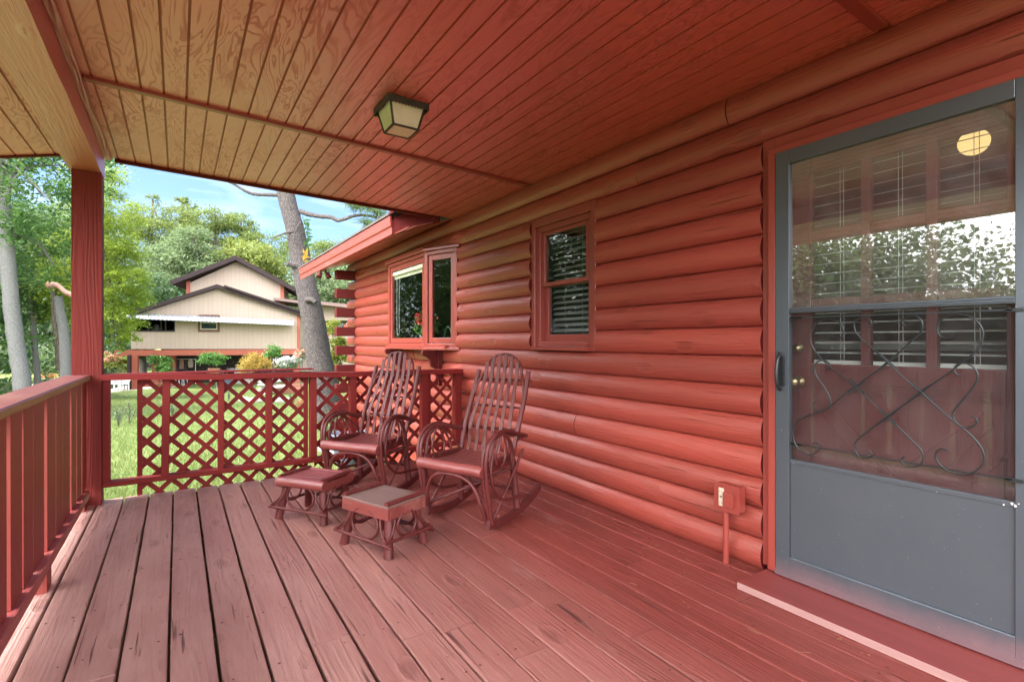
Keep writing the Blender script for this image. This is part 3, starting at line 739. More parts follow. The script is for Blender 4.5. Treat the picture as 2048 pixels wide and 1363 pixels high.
# scroll grille
def cp(x, y): return on_x(1560 + x*.26407, 600 + y*.26407, 2.425)
S = [
 [(390,265),(440,288),(475,265),(480,220),(455,172),(400,145),(330,145),(265,185),(233,260),(243,340),(300,425),(400,520),(520,610),(575,655),(640,715),(790,860),(830,890),(900,960),(1000,1060),(1060,1120),(1085,1180),(1070,1235),(1010,1260),(950,1250),(918,1210),(940,1180)],
 [(660,195),(695,180),(690,150),(650,128),(600,140),(565,180),(580,240),(640,310),(740,395),(820,465),(900,545),(1000,635),(1070,690),(1150,765),(1280,880),(1370,950),(1480,1050),(1540,1140),(1545,1220),(1490,1285),(1400,1315),(1300,1300),(1210,1235),(1180,1170),(1210,1125),(1260,1125),(1290,1145)],
 [(950,195),(925,170),(940,135),(990,115),(1050,130),(1080,180),(1065,240),(990,310),(900,395),(820,465),(700,555),(590,640),(500,700),(400,790),(330,835),(230,865),(150,905),(105,970),(100,1040),(130,1110),(190,1160),(250,1160),(300,1120),(290,1080),(250,1075)],
 [(1320,240),(1300,275),(1250,285),(1205,255),(1195,200),(1230,140),(1310,105),(1400,108),(1490,155),(1540,230),(1530,310),(1480,390),(1390,460),(1280,550),(1160,630),(1070,690),(1000,745),(900,820),(810,880),(720,950),(610,1035),(570,1080),(575,1140),(610,1185),(665,1190),(705,1165),(680,1130)],
 [(340,525),(375,515),(375,480),(335,455),(285,465),(260,510),(280,580),(330,650),(375,730),(380,780),(350,825),(300,835),(255,815),(245,785),(275,762)],
 [(1375,565),(1340,560),(1322,520),(1350,485),(1400,475),(1460,500),(1500,555),(1490,620),(1440,690),(1370,770),(1315,840),(1320,900),(1370,950),(1430,960),(1485,935),(1490,895),(1455,875)]]
mb = MB()
for i, c in enumerate(S):
    off = Vector((-.004*(i % 2), 0, 0)); mb.tube([p+off for p in cr([cp(*q) for q in c], 5)], .0034, 6)
for q in ((820,465), (580,655), (1070,690), (815,880)):
    c = cp(*q)
    for sg in (-1, 1): mb.bar(c + Vector((.001*sg, -.030, .030*sg)), c + Vector((.001*sg, .030, -.030*sg)), .011, .004, (1, 0, 0))
zt, zb = cp(500, 118).z, cp(1100, 1250).z
mb.box(2.4265, 2.4305, .505, 1.275, zt-.003, zt+.003); mb.box(2.4265, 2.4305, .505, 1.275, zb-.003, zb+.003)
for y in (.512, 1.255): mb.box(2.4265, 2.435, y-.035, y+.012, zt-.006, zt+.006); mb.box(2.4265, 2.435, y-.035, y+.012, zb-.006, zb+.006)
link('scroll_grille', mb, M['iron'], sd, True)
# entry door behind it
M['entry'] = wood('entry_paint', (.115, .022, .020), 'z', rough=.5, bump=.5, var=.15, cracks=.3)
mb = MB(); EX0, EX1 = 2.545, 2.585
ys = [(.545, .749), (.786, .986), (1.022, 1.235)]; zs = [(1.062, 1.329), (1.372, 1.653), (1.697, 1.979)]
mb.box(EX0, EX1, 1.235, 1.365, .045, 2.085); mb.box(EX0, EX1, .41, .545, .045, 2.085); mb.box(EX0, EX1, .545, 1.235, 1.979, 2.085); mb.box(EX0, EX1, .545, 1.235, .045, 1.062)
for a, b in ((.749, .786), (.986, 1.022)): mb.box(EX0+.001, EX1, a, b, 1.062, 1.979)
for a, b in ((1.329, 1.372), (1.653, 1.697)):
    for y0, y1 in ys: mb.box(EX0+.001, EX1, y0, y1, a, b)
ed = link('entry_door', mb, M['entry'], cab, True, bevel=.003)
mb = MB()
for z in np.arange(.93, .975, .011): mb.box(EX0-.006, EX0-.0005, .56, 1.22, z, z+.006)
for (ya, za, yb, zb2) in ((1.17, .90, .89, .58), (.61, .90, .89, .62), (1.20, .84, .93, .50), (.58, .86, .85, .50), (.50, .80, .86, .36), (1.225, .92, 1.225, .2), (.555, .92, .555, .2)):
    mb.bar((EX0-.003, ya, za), (EX0-.003, yb, zb2), .012, .006, (1, 0, 0))
link('cross_moulding', mb, M['entry'], ed, True)
mb = MB()
for y0, y1 in ys:
    for z0, z1 in zs: mb.box(2.563, 2.566, y0, y1, z0, z1)
link('door_pane', mb, glassm('lite_glass', 1.3, (.92, .93, .92)), ed, True)
for zk, rr in ((.971, .030), (1.136, .026)):
    mb = MB(); prof = [(.0, 0), (rr, 0), (rr, .008), (.014, .012), (.012, .035), (.026, .042), (.029, .06), (.02, .072), (0, .074)] if zk < 1 else [(0, 0), (rr, 0), (rr*.95, .014), (.016, .02), (.014, .03), (0, .031)]
    vs = []; fs = []; n = 16
    for r_, z_ in prof:
        for q in range(n): vs.append((EX0 - z_, 1.290 + r_*math.cos(2*math.pi*q/n), zk + r_*math.sin(2*math.pi*q/n)))
    for i in range(len(prof)-1):
        for q in range(n): fs.append((i*n+q, i*n+(q+1) % n, (i+1)*n+(q+1) % n, (i+1)*n+q))
    mb.add(vs, fs, 0, True); link('door_knob' if zk < 1 else 'deadbolt', mb, M['brass'], ed, True, fix=True)
mb = MB(); z = 1.065
while z < 1.99:
    mb.add([(2.60, .535, z), (2.628, .535, z+.006), (2.628, 1.245, z+.006), (2.60, 1.245, z), (2.60, .535, z-.0016), (2.628, .535, z+.0044), (2.628, 1.245, z+.0044), (2.60, 1.245, z-.0016)],
           [(0,1,2,3),(7,6,5,4),(0,4,5,1),(1,5,6,2),(2,6,7,3),(3,7,4,0)]); z += .0475
mb.box(2.598, 2.632, .53, 1.25, 1.058, 1.078)
for y in (.63, .646, .88, .895, 1.11, 1.125): mb.tube([(2.597, y, 1.04), (2.597, y+.003, 2.0)], .0013, 4)
link('blind', mb, M['blind'], ed, True)
hl = thing('hall_lamp', 'round glowing warm globe lamp hanging inside the house behind the door blinds', 'lamp', (4.0, 1.0, 2.53))
mb = MB(); mb.lathe([(.10, -.05), (.10, 0)], (0,0,0), 20); mb.tube([(0,0,-.05), (0,0,-.09)], .03, 12); link('lamp_base', mb, M['brass'], hl)
mb = MB(); mb.lathe([(.075*math.sin(t)+.001, -.165+.075*-math.cos(t)) for t in np.linspace(0.02, 3.0, 14)], (0,0,0), 24); link('glass_globe', mb, M['lampglow'], hl)
sh = thing('hall_shelf', 'pale shelf board seen through the lower door panes', 'shelf', (3.6, .8, 0))
mb = MB(); mb.box(-.25, .05, -1.3, 1.2, 1.12, 1.17); link('shelf_board', mb, M['white'], sh)
for ya in (-1.25, 1.1): mb = MB(); mb.box(-.2, -.16, ya, ya+.05, 0.002, 1.1199); link('shelf_leg', mb, M['white'], sh)

# ------------------------------------------------------------------ outlet box with conduit
ob = thing('outlet_box', 'red painted electrical outlet box on a pipe beside the storm door', 'power outlet', (2.42, 1.575, 0))
mb = MB(); mb.box(2.385, 2.452, 1.512, 1.640, .287, .418); link('box_body', mb, M['trim_z'], ob, True, bevel=.003)
mb = MB(); mb.box(2.3815, 2.3848, 1.504, 1.648, .280, .424); cp_ = link('cover_plate', mb, M['trim_z'], ob, True, bevel=.001)
mb = MB(); mb.box(2.379, 2.3813, 1.590, 1.618, .306, .400); fc = link('socket_face', mb, M['cream'], ob, True)
for z in (.322, .382):
    for y in (1.600, 1.612): mb = MB(); mb.box(2.3782, 2.3789, y-.001, y+.001, z-.005, z+.005); link('socket_slot', mb, M['black'], fc, True)
for z in (.349, .355): mb = MB(); mb.box(2.3778, 2.3789, 1.600, 1.612, z, z+.004); link('test_button', mb, M['black'], fc, True)
mb = MB(); mb.box(2.362, 2.3813, 1.528, 1.585, .312, .385); mb.tube([(2.3618, 1.54, .345), (2.357, 1.54, .345)], .006, 8); link('cover_flap', mb, M['trim_z'], ob, True, bevel=.002)
mb = MB(); mb.tube([(2.415, 1.60, .001), (2.415, 1.60, .288)], .0155, 14); mb.tube([(2.415, 1.60, .262), (2.415, 1.60, .2875)], .019, 14); mb.tube([(2.378, 1.60, .413), (2.3815, 1.60, .413)], .006, 8); link('conduit', mb, M['trim_z'], ob, True)
# ================================================================== ROCKING CHAIRS
def make_chair():
    t = thing('rocking_chair', 'red bentwood rocking chair nearer the lattice corner, standing behind the slatted stool', 'rocking chair', group='bentwood rocking chairs on the porch')
    rng = random.Random(4); C = M['chair']; J = .03
    mb = MB(); mb.tube([(-.255+.51*i/8, -.222+.003*math.sin(i*1.3), .380+.002*math.sin(i*2.1)) for i in range(9)], .036, 14, jit=.015)
    n = 7
    for i in range(n):
        xa = -.215 + .43*i/n + .003; xb = -.215 + .43*(i+1)/n - .003; vs = []; fs = []
        for q in range(7):
            y = -.215 + .40*q/6; z = .412 - .020*math.sin(math.pi*q/6) - .006*q/6 + rng.uniform(-.001, .001)
            vs += [(xa, y, z), (xb, y, z), (xb, y, z-.010), (xa, y, z-.010)]
        for q in range(6):
            for j in range(4): fs.append((q*4+j, q*4+4+j, q*4+4+(j+1) % 4, q*4+(j+1) % 4))
        fs += [(0,1,2,3), (27,26,25,24)]
        mb.add(vs, fs)
    link('seat', mb, M['seatwood'], t, fix=True)
    for s in (-1, 1):
        mb = MB(); mb.tube(cr([(s*.225, -.20, .415), (s*.222, -.02, .412), (s*.215, .19, .405)]), .012, 8); mb.box(s*.205-.012, s*.205+.012, -.20, .18, .345, .400)
        link('seat_edge', mb, C, t)
        mb = MB(); mb.tube([(s*.215, .165, .41), (s*.225, .18, .22), (s*.24, .19, .035)], [.021, .024, .026], 10, jit=J); link('rear_leg', mb, C, t)
        mb = MB(); mb.tube([(s*.238, -.215, .37), (s*.243, -.18, .20), (s*.245, -.135, .03)], [.0125, .0125, .0135], 8, jit=J); link('front_leg', mb, C, t)
        # rocker
        vs = []; fs = []; N = 14; R0 = .98
        for i in range(N+1):
            y = -.17 + .66*i/N; z = (y-.04)**2/(2*R0); nz = Vector((0, -(y-.04)/R0, 1)).normalized()*.05
            for x in (s*.245-.016, s*.245+.016): vs += [(x, y, z), (x, y+nz.y, z+nz.z)]
        for i in range(N):
            a = i*4; fs += [(a, a+4, a+5, a+1), (a+2, a+3, a+7, a+6), (a, a+2, a+6, a+4), (a+1, a+5, a+7, a+3)]
        fs += [(0, 1, 3, 2), (N*4, N*4+2, N*4+3, N*4+1)]
        mb = MB(); mb.add(vs, fs); link('rocker', mb, C, t, bevel=.003, fix=True)
        mb = MB(); mb.tube(cr([(s*.214, .155, .37), (s*.222, .225, .57), (s*.222, .315, .77), (s*.214, .385, .955)]), .0175, 10, jit=.02); link('back_post', mb, C, t)
        mb = MB()
        for d, dz in ((0, 0), (.024, -.012)):
            mb.tube(cr([(s*(.262-d), -.14, .05), (s*(.266-d), -.195, .26), (s*(.270-d), -.222, .42), (s*(.276-d), -.195, .54+dz), (s*(.280-d), -.10, .60+dz), (s*(.276-d), .01, .60+dz), (s*(.262-d), .13, .565+dz), (s*(.245-d*.6), .25+.05*(d > 0), .535+dz), (s*(.236-d*.6), .32-.1*(d > 0), .515+dz)]), .0115, 8, jit=.03)
        link('arm', mb, C, t)
        mb = MB()
        mb.tube(cr([(s*.255, -.16, .38), (s*.258, -.155, .46), (s*.262, -.11, .55), (s*.264, -.04, .585), (s*.262, .03, .55), (s*.255, .09, .46), (s*.25, .10, .38)]), .0085, 7)
        mb.tube(cr([(s*.254, -.08, .40), (s*.258, -.095, .47), (s*.262, -.06, .56), (s*.264, -.035, .585), (s*.262, .0, .55), (s*.256, .03, .47), (s*.25, .01, .40), (s*.25, -.03, .375)]), .0075, 7)
        mb.tube(cr([(s*.262, -.02, .59), (s*.256, .06, .54), (s*.24, .13, .47), (s*.23, .17, .40)]), .008, 7)
        link('arm_loop', mb, C, t)
        mb = MB()
        mb.tube(cr([(s*.258, -.13, .47), (s*.268, -.165, .36), (s*.266, -.12, .24), (s*.262, -.01, .165), (s*.258, .14, .14), (s*.255, .30, .115)]), .010, 7, jit=.03)
        mb.tube([(s*.256, -.12, .07), (s*.262, .05, .25), (s*.258, .235, .44)], .010, 7, jit=.03)
        link('side_brace', mb, C, t)
    mb = MB()
    mb.tube(cr([(-.225, -.15, .045), (-.215, -.195, .17), (-.165, -.215, .285), (-.07, -.222, .333), (.07, -.222, .333), (.165, -.215, .285), (.215, -.195, .17), (.225, -.15, .045)]), .0115, 8, jit=.03)
    link('front_bow', mb, C, t)
    mb = MB(); mb.tube([(-.24, -.13, .10), (.0, .03, .21), (.22, .17, .33)], .010, 7); mb.tube([(-.235, .19, .19), (.235, .19, .17)], .010, 7); mb.tube([(-.22, .17, .33), (.0, .02, .20), (.235, -.12, .12)], .009, 7)
    link('cross_brace', mb, C, t)
    for y, z, x in ((.225, .560, .232), (.285, .705, .236), (.362, .890, .245)):
        mb = MB(); mb.tube([(-x, y+.012, z), (x, y+.012, z)], .0085, 8, jit=.04); link('back_crossbar', mb, C, t)
    mb = MB(); hp_ = [(-.208, .322, .79), (-.188, .355, .885)]
    for i in range(13):
        a = math.pi*(1-i/12); hp_.append((.158*math.cos(a), .385+.022*math.sin(a), .935+.140*math.sin(a)))
    hp_ += [(.188, .355, .885), (.208, .322, .79)]
    mb.tube(cr(hp_, 3), .0085, 8); link('back_hoop', mb, C, t)
    for i in range(6):
        f = (i-2.5)/2.5; x0 = .158*f; x1 = .132*f; zt = .938 + .136*math.sqrt(max(0, 1-(x1/.160)**2)); mb = MB(); vs = []; fs = []
        pp = cr([(x0, .175, .395), (x0, .205, .50), (x0*1.03, .215, .575), ((x0+x1)/2*1.03, .276, .715), (x1*1.04, .326, .83), (x1*1.02, .358, .90), (x1*.98, .382+.018*(1-abs(f)), zt)], 3)
        for q, p in enumerate(pp):
            w = .0140
            vs += [(p.x-w, p.y-.010, p.z), (p.x+w, p.y-.010, p.z), (p.x+w, p.y-.004, p.z), (p.x-w, p.y-.004, p.z)]
        for q in range(len(pp)-1):
            for j in range(4): fs.append((q*4+j, q*4+(j+1) % 4, q*4+4+(j+1) % 4, q*4+4+j))
        m_ = (len(pp)-1)*4; fs += [(3,2,1,0), (m_, m_+1, m_+2, m_+3)]
        mb.add(vs, fs); link('back_slat', mb, C, t, fix=True)
    return t
c1 = make_chair(); c1.location = (1.255, 3.925, 0); c1.rotation_euler.z = R(-55)
c2 = copy_tree(c1); c2.location = (1.628, 2.945, 0); c2.rotation_euler.z = R(-65.5)
c2['label'] = 'red bentwood rocking chair nearer the camera, standing against the bare log wall'

# ================================================================== FOOT STOOLS
def make_stool(kind_, label):
    t = thing('footstool', label, 'footstool', group='bentwood footstools before the chairs'); C = M['chair']; rng = random.Random(8 if kind_ else 6)
    mb = MB()
    if kind_ == 0:
        for s in (-1, 1): mb.tube([(-.192, s*.128, .243), (0, s*.129, .246), (.192, s*.128, .243)], .033, 14, jit=.02)
        for s in (-1, 1): mb.box(s*.178-.012, s*.178+.012, -.125, .125, .205, .262)
        for i in range(4):
            ya = -.128+.064*i+.002; mb.box(-.165, .165, ya, ya+.060, .255, .272+rng.uniform(-.002, .002))
        link('seat', mb, M['seatwood'], t, bevel=.003)
    else:
        for s in (-1, 1): mb.box(-.19, .19, s*.135-.011, s*.135+.011, .205, .268)
        for s in (-1, 1): mb.box(s*.178-.011, s*.178+.011, -.1235, .1235, .205, .268)
        link('apron', mb, M['seatwood'], t, bevel=.003)
        mb = MB(); mb.box(-.188, .188, -.143, .143, .2685, .280); link('seat', mb, M['plytop'], t, bevel=.002)
    zt = .276 if kind_ == 0 else .288
    for s in (-1, 1):
        mb = MB(); mb.tube([(s*.172, -.14, zt), (s*.174, 0, zt+.002), (s*.172, .14, zt)], .014, 10, jit=.03); link('side_rail', mb, C, t)
    for sx in (-1, 1):
        for sy in (-1, 1):
            mb = MB(); mb.tube([(sx*.145, sy*.095, .25), (sx*.163, sy*.112, .13), (sx*.185, sy*.135, .001)], [.023, .0245, .026], 10, jit=.03); link('leg', mb, C, t)
    mb = MB(); a = .0085
    for s in (-1, 1):
        # long sides
        y = s*.160; L = .232; mb.tube([(-L, y+rng.uniform(-.008, .008), .085), (0, y, .078), (L, y+rng.uniform(-.008, .008), .072)], .0095, 8, jit=.04)
        mb.tube(cr([(.095*math.sin(q)*1.15, s*(.140+.012*(q > 0)*0), .157-.083*math.cos(q)) for q in np.linspace(-2.75, 2.75, 14)], 2), .008, 7)
        for sx in (-1, 1):
            mb.tube(cr([(sx*.226, y, .085), (sx*.175, s*.158, .105), (sx*.13, s*.143, .165), (sx*.118, s*.128, .225)]), .0065, 7)
        x = s*.205; L = .175; mb.tube([(x, -L, .098), (x, 0, .090), (x+.004, L, .085)], .0095, 8, jit=.04)
        mb.tube(cr([(s*.186, .070*math.sin(q), .155-.068*math.cos(q)) for q in np.linspace(-2.75, 2.75, 14)], 2), .008, 7)
        for sy in (-1, 1):
            mb.tube(cr([(x, sy*.165, .10), (s*.197, sy*.12, .125), (s*.182, sy*.088, .175), (s*.172, sy*.078, .225)]), .0065, 7)
    link('bent_brace', mb, C, t)
    return t
s1 = make_stool(0, 'red footstool with a slatted top and rounded log edges before the far chair'); s1.location = (.775, 3.565, 0); s1.rotation_euler.z = R(-54)
s2 = make_stool(1, 'red footstool with a flat worn grey plywood top before the near chair'); s2.location = (.998, 2.850, 0); s2.rotation_euler.z = R(-67.5)

# ================================================================== GROUND, WATER
def sm(a, b, t):
    t = min(1, max(0, (t-a)/(b-a))); return t*t*(3-2*t)
def gz(x, y):
    D = y*CC + x*SS; xc = x*CC - y*SS
    z = -.60 - 1.05*sm(7, 32, D) - .3*sm(32, 70, D)
    z += .25*sm(44, 75, D) + .07*math.sin(x*.7)*math.sin(y*.5) * sm(6, 12, D)
    z += .9*sm(-44, -60, xc)
    m = sm(-20.5, -25.5, xc) * sm(21, 26, D) * (1-sm(41, 44, D)) * (1-sm(-60, -75, xc)*0)
    return z*(1-m) + (-3.0)*m
mb = MB(); G = []
xs = list(np.concatenate([np.arange(-220, -40, 12.), np.arange(-40, 40, .9), np.arange(40, 221, 12.)])); ys = list(np.concatenate([np.arange(-120, -12, 12.), np.arange(-12, 62, .9), np.arange(62, 320, 12.)]))
vs = [(x, y, gz(x, y)) for y in ys for x in xs]; nx = len(xs)
fs = [(j*nx+i, j*nx+i+1, (j+1)*nx+i+1, (j+1)*nx+i) for j in range(len(ys)-1) for i in range(nx-1)]
mb.add(vs, fs, 0, True)
def lawn_mat():
    m, nt, b = new_mat('lawn'); k = NB(nt); co = k.obj()
    n = k.noise(co, .7, 6, .65); n2 = k.noise(co, 9, 5, .7); n3 = k.noise(co, 60, 3, .6)
    c = k.mix(k.ramp(n, [(.35, 0), (.65, 1)]), (.14, .20, .052), (.22, .25, .085))
    c = k.mix(k.math('MULTIPLY', k.ramp(n2, [(.55, 0), (.72, 1)]), .6), c, (.27, .23, .12))
    c = k.mix(k.math('MULTIPLY', n3, .45), c, (.09, .14, .03))
    k.l(c, b.inputs['Base Color']); b.inputs['Roughness'].default_value = .8; b.inputs['Specular IOR Level'].default_value = .2
    k.bump(k.math('ADD', n3, n2), .8, .03, b); return m
ground = kind(link('lawn_ground', mb, lawn_mat()), 'structure')
m, nt, b = new_mat('pond'); k = NB(nt); b.inputs['Base Color'].default_value = (.018, .024, .014, 1); b.inputs['Roughness'].default_value = .12; b.inputs['IOR'].default_value = 1.22
k.bump(k.noise(k.vmath('MULTIPLY', k.obj(), (3, 3, 3)), 1, 3, .5), .12, .03, b)
mb = MB(); mb.box(-95, 12, 2, 62, -2.35, -2.02); o = kind(link('pond_water', mb, m), 'structure')
# ---------------------------------------------------------------- grass blades near the porch
nr = np.random.default_rng(5)
def blades(n, sampler, hmin, hmax, w, name, mat, label):
    p = sampler(n); n = len(p); a = nr.uniform(0, 6.283, n); h = nr.uniform(hmin, hmax, n); ln = nr.normal(0, .45, (n, 2))*h[:, None]
    wv = np.stack([np.cos(a), np.sin(a)], 1)*w*.5
    z = np.array([gz(x, y) for x, y in p])
    v = np.zeros((n, 3, 3)); v[:, 0, :2] = p - wv; v[:, 1, :2] = p + wv; v[:, 2, :2] = p + ln; v[:, 0, 2] = v[:, 1, 2] = z-.005; v[:, 2, 2] = z + h
    return fast_mesh(name, v.reshape(-1, 3), np.arange(n*3).reshape(n, 3), mat)
def fast_mesh(name, v, f, mat, parent=None, smooth=False):
    me = bpy.data.meshes.new(name); nv, nf, k = len(v), len(f), f.shape[1]
    me.vertices.add(nv); me.vertices.foreach_set('co', np.ascontiguousarray(v, dtype=np.float32).ravel())
    me.loops.add(nf*k); me.loops.foreach_set('vertex_index', np.ascontiguousarray(f, dtype=np.int32).ravel())
    me.polygons.add(nf); me.polygons.foreach_set('loop_start', np.arange(0, nf*k, k, dtype=np.int32)); 
    me.update(calc_edges=True); me.materials.append(mat)
    o = bpy.data.objects.new(name, me); col.objects.link(o)
    if parent is not None: o.parent = parent
    return o
def near(n):
    # denser close to the porch; polar sampling in the visible wedge
    D = 4.6 + 24*nr.random(n)**1.7; t = nr.uniform(-1.02, -.30, n); x = SS*D + CC*t*D; y = CC*D - SS*t*D
    ok = (y > 4.82) | (x < -.75); p = np.stack([x, y], 1)[ok]; 
    xc = p[:, 0]*CC - p[:, 1]*SS
    return p[xc > -20]
M['blade'] = leafm('grass_blade', (.11, .18, .038), (.21, .245, .08), .3)
o = kind(blades(70000, near, .035, .10, .011, 'grass', M['blade'], ''), 'stuff'); o['label'] = 'short sunlit lawn grass around the porch'

# ================================================================== LEAVES AND TREES
def leaves(blobs, n, size, seed, aspect=.45, clump=.28, kcl=26, droop=0.0, up=.35, shell=.5, sizevar=.35, cl=None):
    g = np.random.default_rng(seed); vol = np.array([max(.02, b[3]*b[4]*b[5])**.8 for b in blobs]); vol /= vol.sum(); V = []
    for b, w in zip(blobs, vol):
        c = np.array(b[:3]); r = np.array(b[3:6]); kc = max(5, int(kcl*w*len(blobs)**.6)); m = int(n*w)
        d = g.normal(size=(kc, 3)); d /= np.linalg.norm(d, axis=1)[:, None]
        cc = c + d*r*(shell + (1-shell)*g.random((kc, 1)))**.6
        wt = g.random(kc)+.35; wt /= wt.sum(); idx = g.choice(kc, m, p=wt)
        off = g.normal(size=(m, 3))*clump*np.array([1.15, 1.15, .62])*r.mean()
        p = cc[idx] + off; p[:, 2] -= droop*np.abs(off[:, 0]**2+off[:, 1]**2)/max(.05, r.mean())
        V.append(p)
    p = np.concatenate(V); m = len(p)
    nrm = g.normal(size=(m, 3)); nrm[:, 2] += up*3; nrm /= np.linalg.norm(nrm, axis=1)[:, None]
    t = np.cross(nrm, g.normal(size=(m, 3))); t /= np.linalg.norm(t, axis=1)[:, None]; bt = np.cross(nrm, t)
    s = (size*(1 + sizevar*g.normal(size=(m, 1)))).clip(size*.35, size*2)
    v = np.stack([p - t*s*.5, p + bt*s*aspect*.5 + nrm*s*.06, p + t*s*.5, p - bt*s*aspect*.5 + nrm*s*.06], 1).reshape(-1, 3)
    return v, np.arange(m*4).reshape(m, 4)
def bark(name, c0, c1, sc=(7, 7, 1.6), bump=.9, dist=.03):
    m, nt, b = new_mat(name); k = NB(nt); co = k.obj(); v = k.vmath('MULTIPLY', co, sc)
    w = k.n('ShaderNodeTexVoronoi'); k.l(k.vmath('ADD', v, k.vmath('MULTIPLY', k.n('ShaderNodeTexNoise').outputs[1], (0, 0, 0))), w.inputs['Vector']); w.feature = 'DISTANCE_TO_EDGE'; w.inputs['Scale'].default_value = 2.2
    n = k.noise(v, 3, 8, .7, .6); f = k.math('ADD', k.math('MULTIPLY', k.ramp(w.outputs[0], [(0, 0), (.22, 1)]), .5), k.math('MULTIPLY', n, .6), clamp=True)
    c = k.mix(f, c0, c1); k.l(c, b.inputs['Base Color']); b.inputs['Roughness'].default_value = .9; b.inputs['Specular IOR Level'].default_value = .2
    k.bump(f, bump, dist, b); return m
M['pine_bark'] = bark('pine_bark', (.018, .014, .013), (.165, .14, .132), (17, 17, 4.5), .9, .02)
M['grey_bark'] = bark('grey_bark', (.09, .088, .082), (.21, .205, .195), (7, 7, 14), .4, .012)
M['brown_bark'] = bark('brown_bark', (.05, .04, .03), (.17, .14, .11))
LF = {'oak': leafm('oak_leaf', (.034, .095, .026), (.105, .195, .045)), 'lime': leafm('cypress_leaf', (.15, .25, .02), (.29, .36, .05), .5),
      'olive': leafm('tall_tree_leaf', (.075, .125, .025), (.185, .23, .060), .45), 'mid': leafm('pale_tree_leaf', (.075, .135, .048), (.19, .245, .115), .4), 'deep': leafm('dark_tree_leaf', (.020, .055, .018), (.07, .13, .045)),
      'yellow': leafm('yellow_tree_leaf', (.10, .15, .025), (.22, .25, .06), .4), 'pine': leafm('pine_needle', (.05, .10, .02), (.12, .18, .05), .2)}
def tree(name, label, base, blobs, n, size, leaf, bk, r0, seed, trunk=None, group=None, limbs=5, **kw):
    t = thing(name, label, 'tree', base, 0, group); g = random.Random(seed); B = Vector(base)
    lb = [(b[0]-B.x, b[1]-B.y, b[2]-B.z, *b[3:]) for b in blobs]
    top = max(lb, key=lambda b: b[2]); mb = MB()
    pts = [Vector(p)-B for p in trunk] if trunk else [Vector((0, 0, -.3)), Vector((top[0]*.2+g.uniform(-.2, .2), top[1]*.2, top[2]*.35)), Vector((top[0]*.6, top[1]*.6, top[2]*.7)), Vector((top[0], top[1], top[2]+top[5]*.4))]
    c = cr(pts, 6); mb.tube(c, [r0*(1.25 if i == 0 else 1)*(1-.75*i/(len(c)-1)) if not trunk else r0*(1-.35*i/(len(c)-1)) for i in range(len(c))], 10, jit=.06)
    for b in g.sample(lb, min(limbs, len(lb))):
        q = c[g.randrange(len(c)*3//5 if trunk else len(c)//3, len(c)-1)]; e = Vector(b[:3]); md = q.lerp(e, .5) + Vector((g.uniform(-.2, .2), g.uniform(-.2, .2), .25))
        mb.tube(cr([q, md, e], 4), [r0*.4*(1-.8*i/8) for i in range(9)], 6, jit=.05)
        for _ in range(2):
            e2 = e + Vector((g.uniform(-1, 1)*b[3], g.uniform(-1, 1)*b[4], g.uniform(.1, .9)*b[5])); mb.tube([md.lerp(e, .5), e2], [r0*.15, r0*.05], 5)
    link('trunk', mb, bk, t)
    v, f = leaves(lb, n, size, seed, **kw); fast_mesh('crown', v, f, leaf, t)
    return t
def blob(u, v, D, w, h, d=None):
    # crown clump from its sight line, with its half width and half height in photograph pixels
    p = at(u, v, D); k = D/FPX; return (p.x, p.y, p.z, w*k, (d or w)*k, h*k)
def gnd(u, D):
    p = at(u, 681, D); return (p.x, p.y, gz(p.x, p.y))
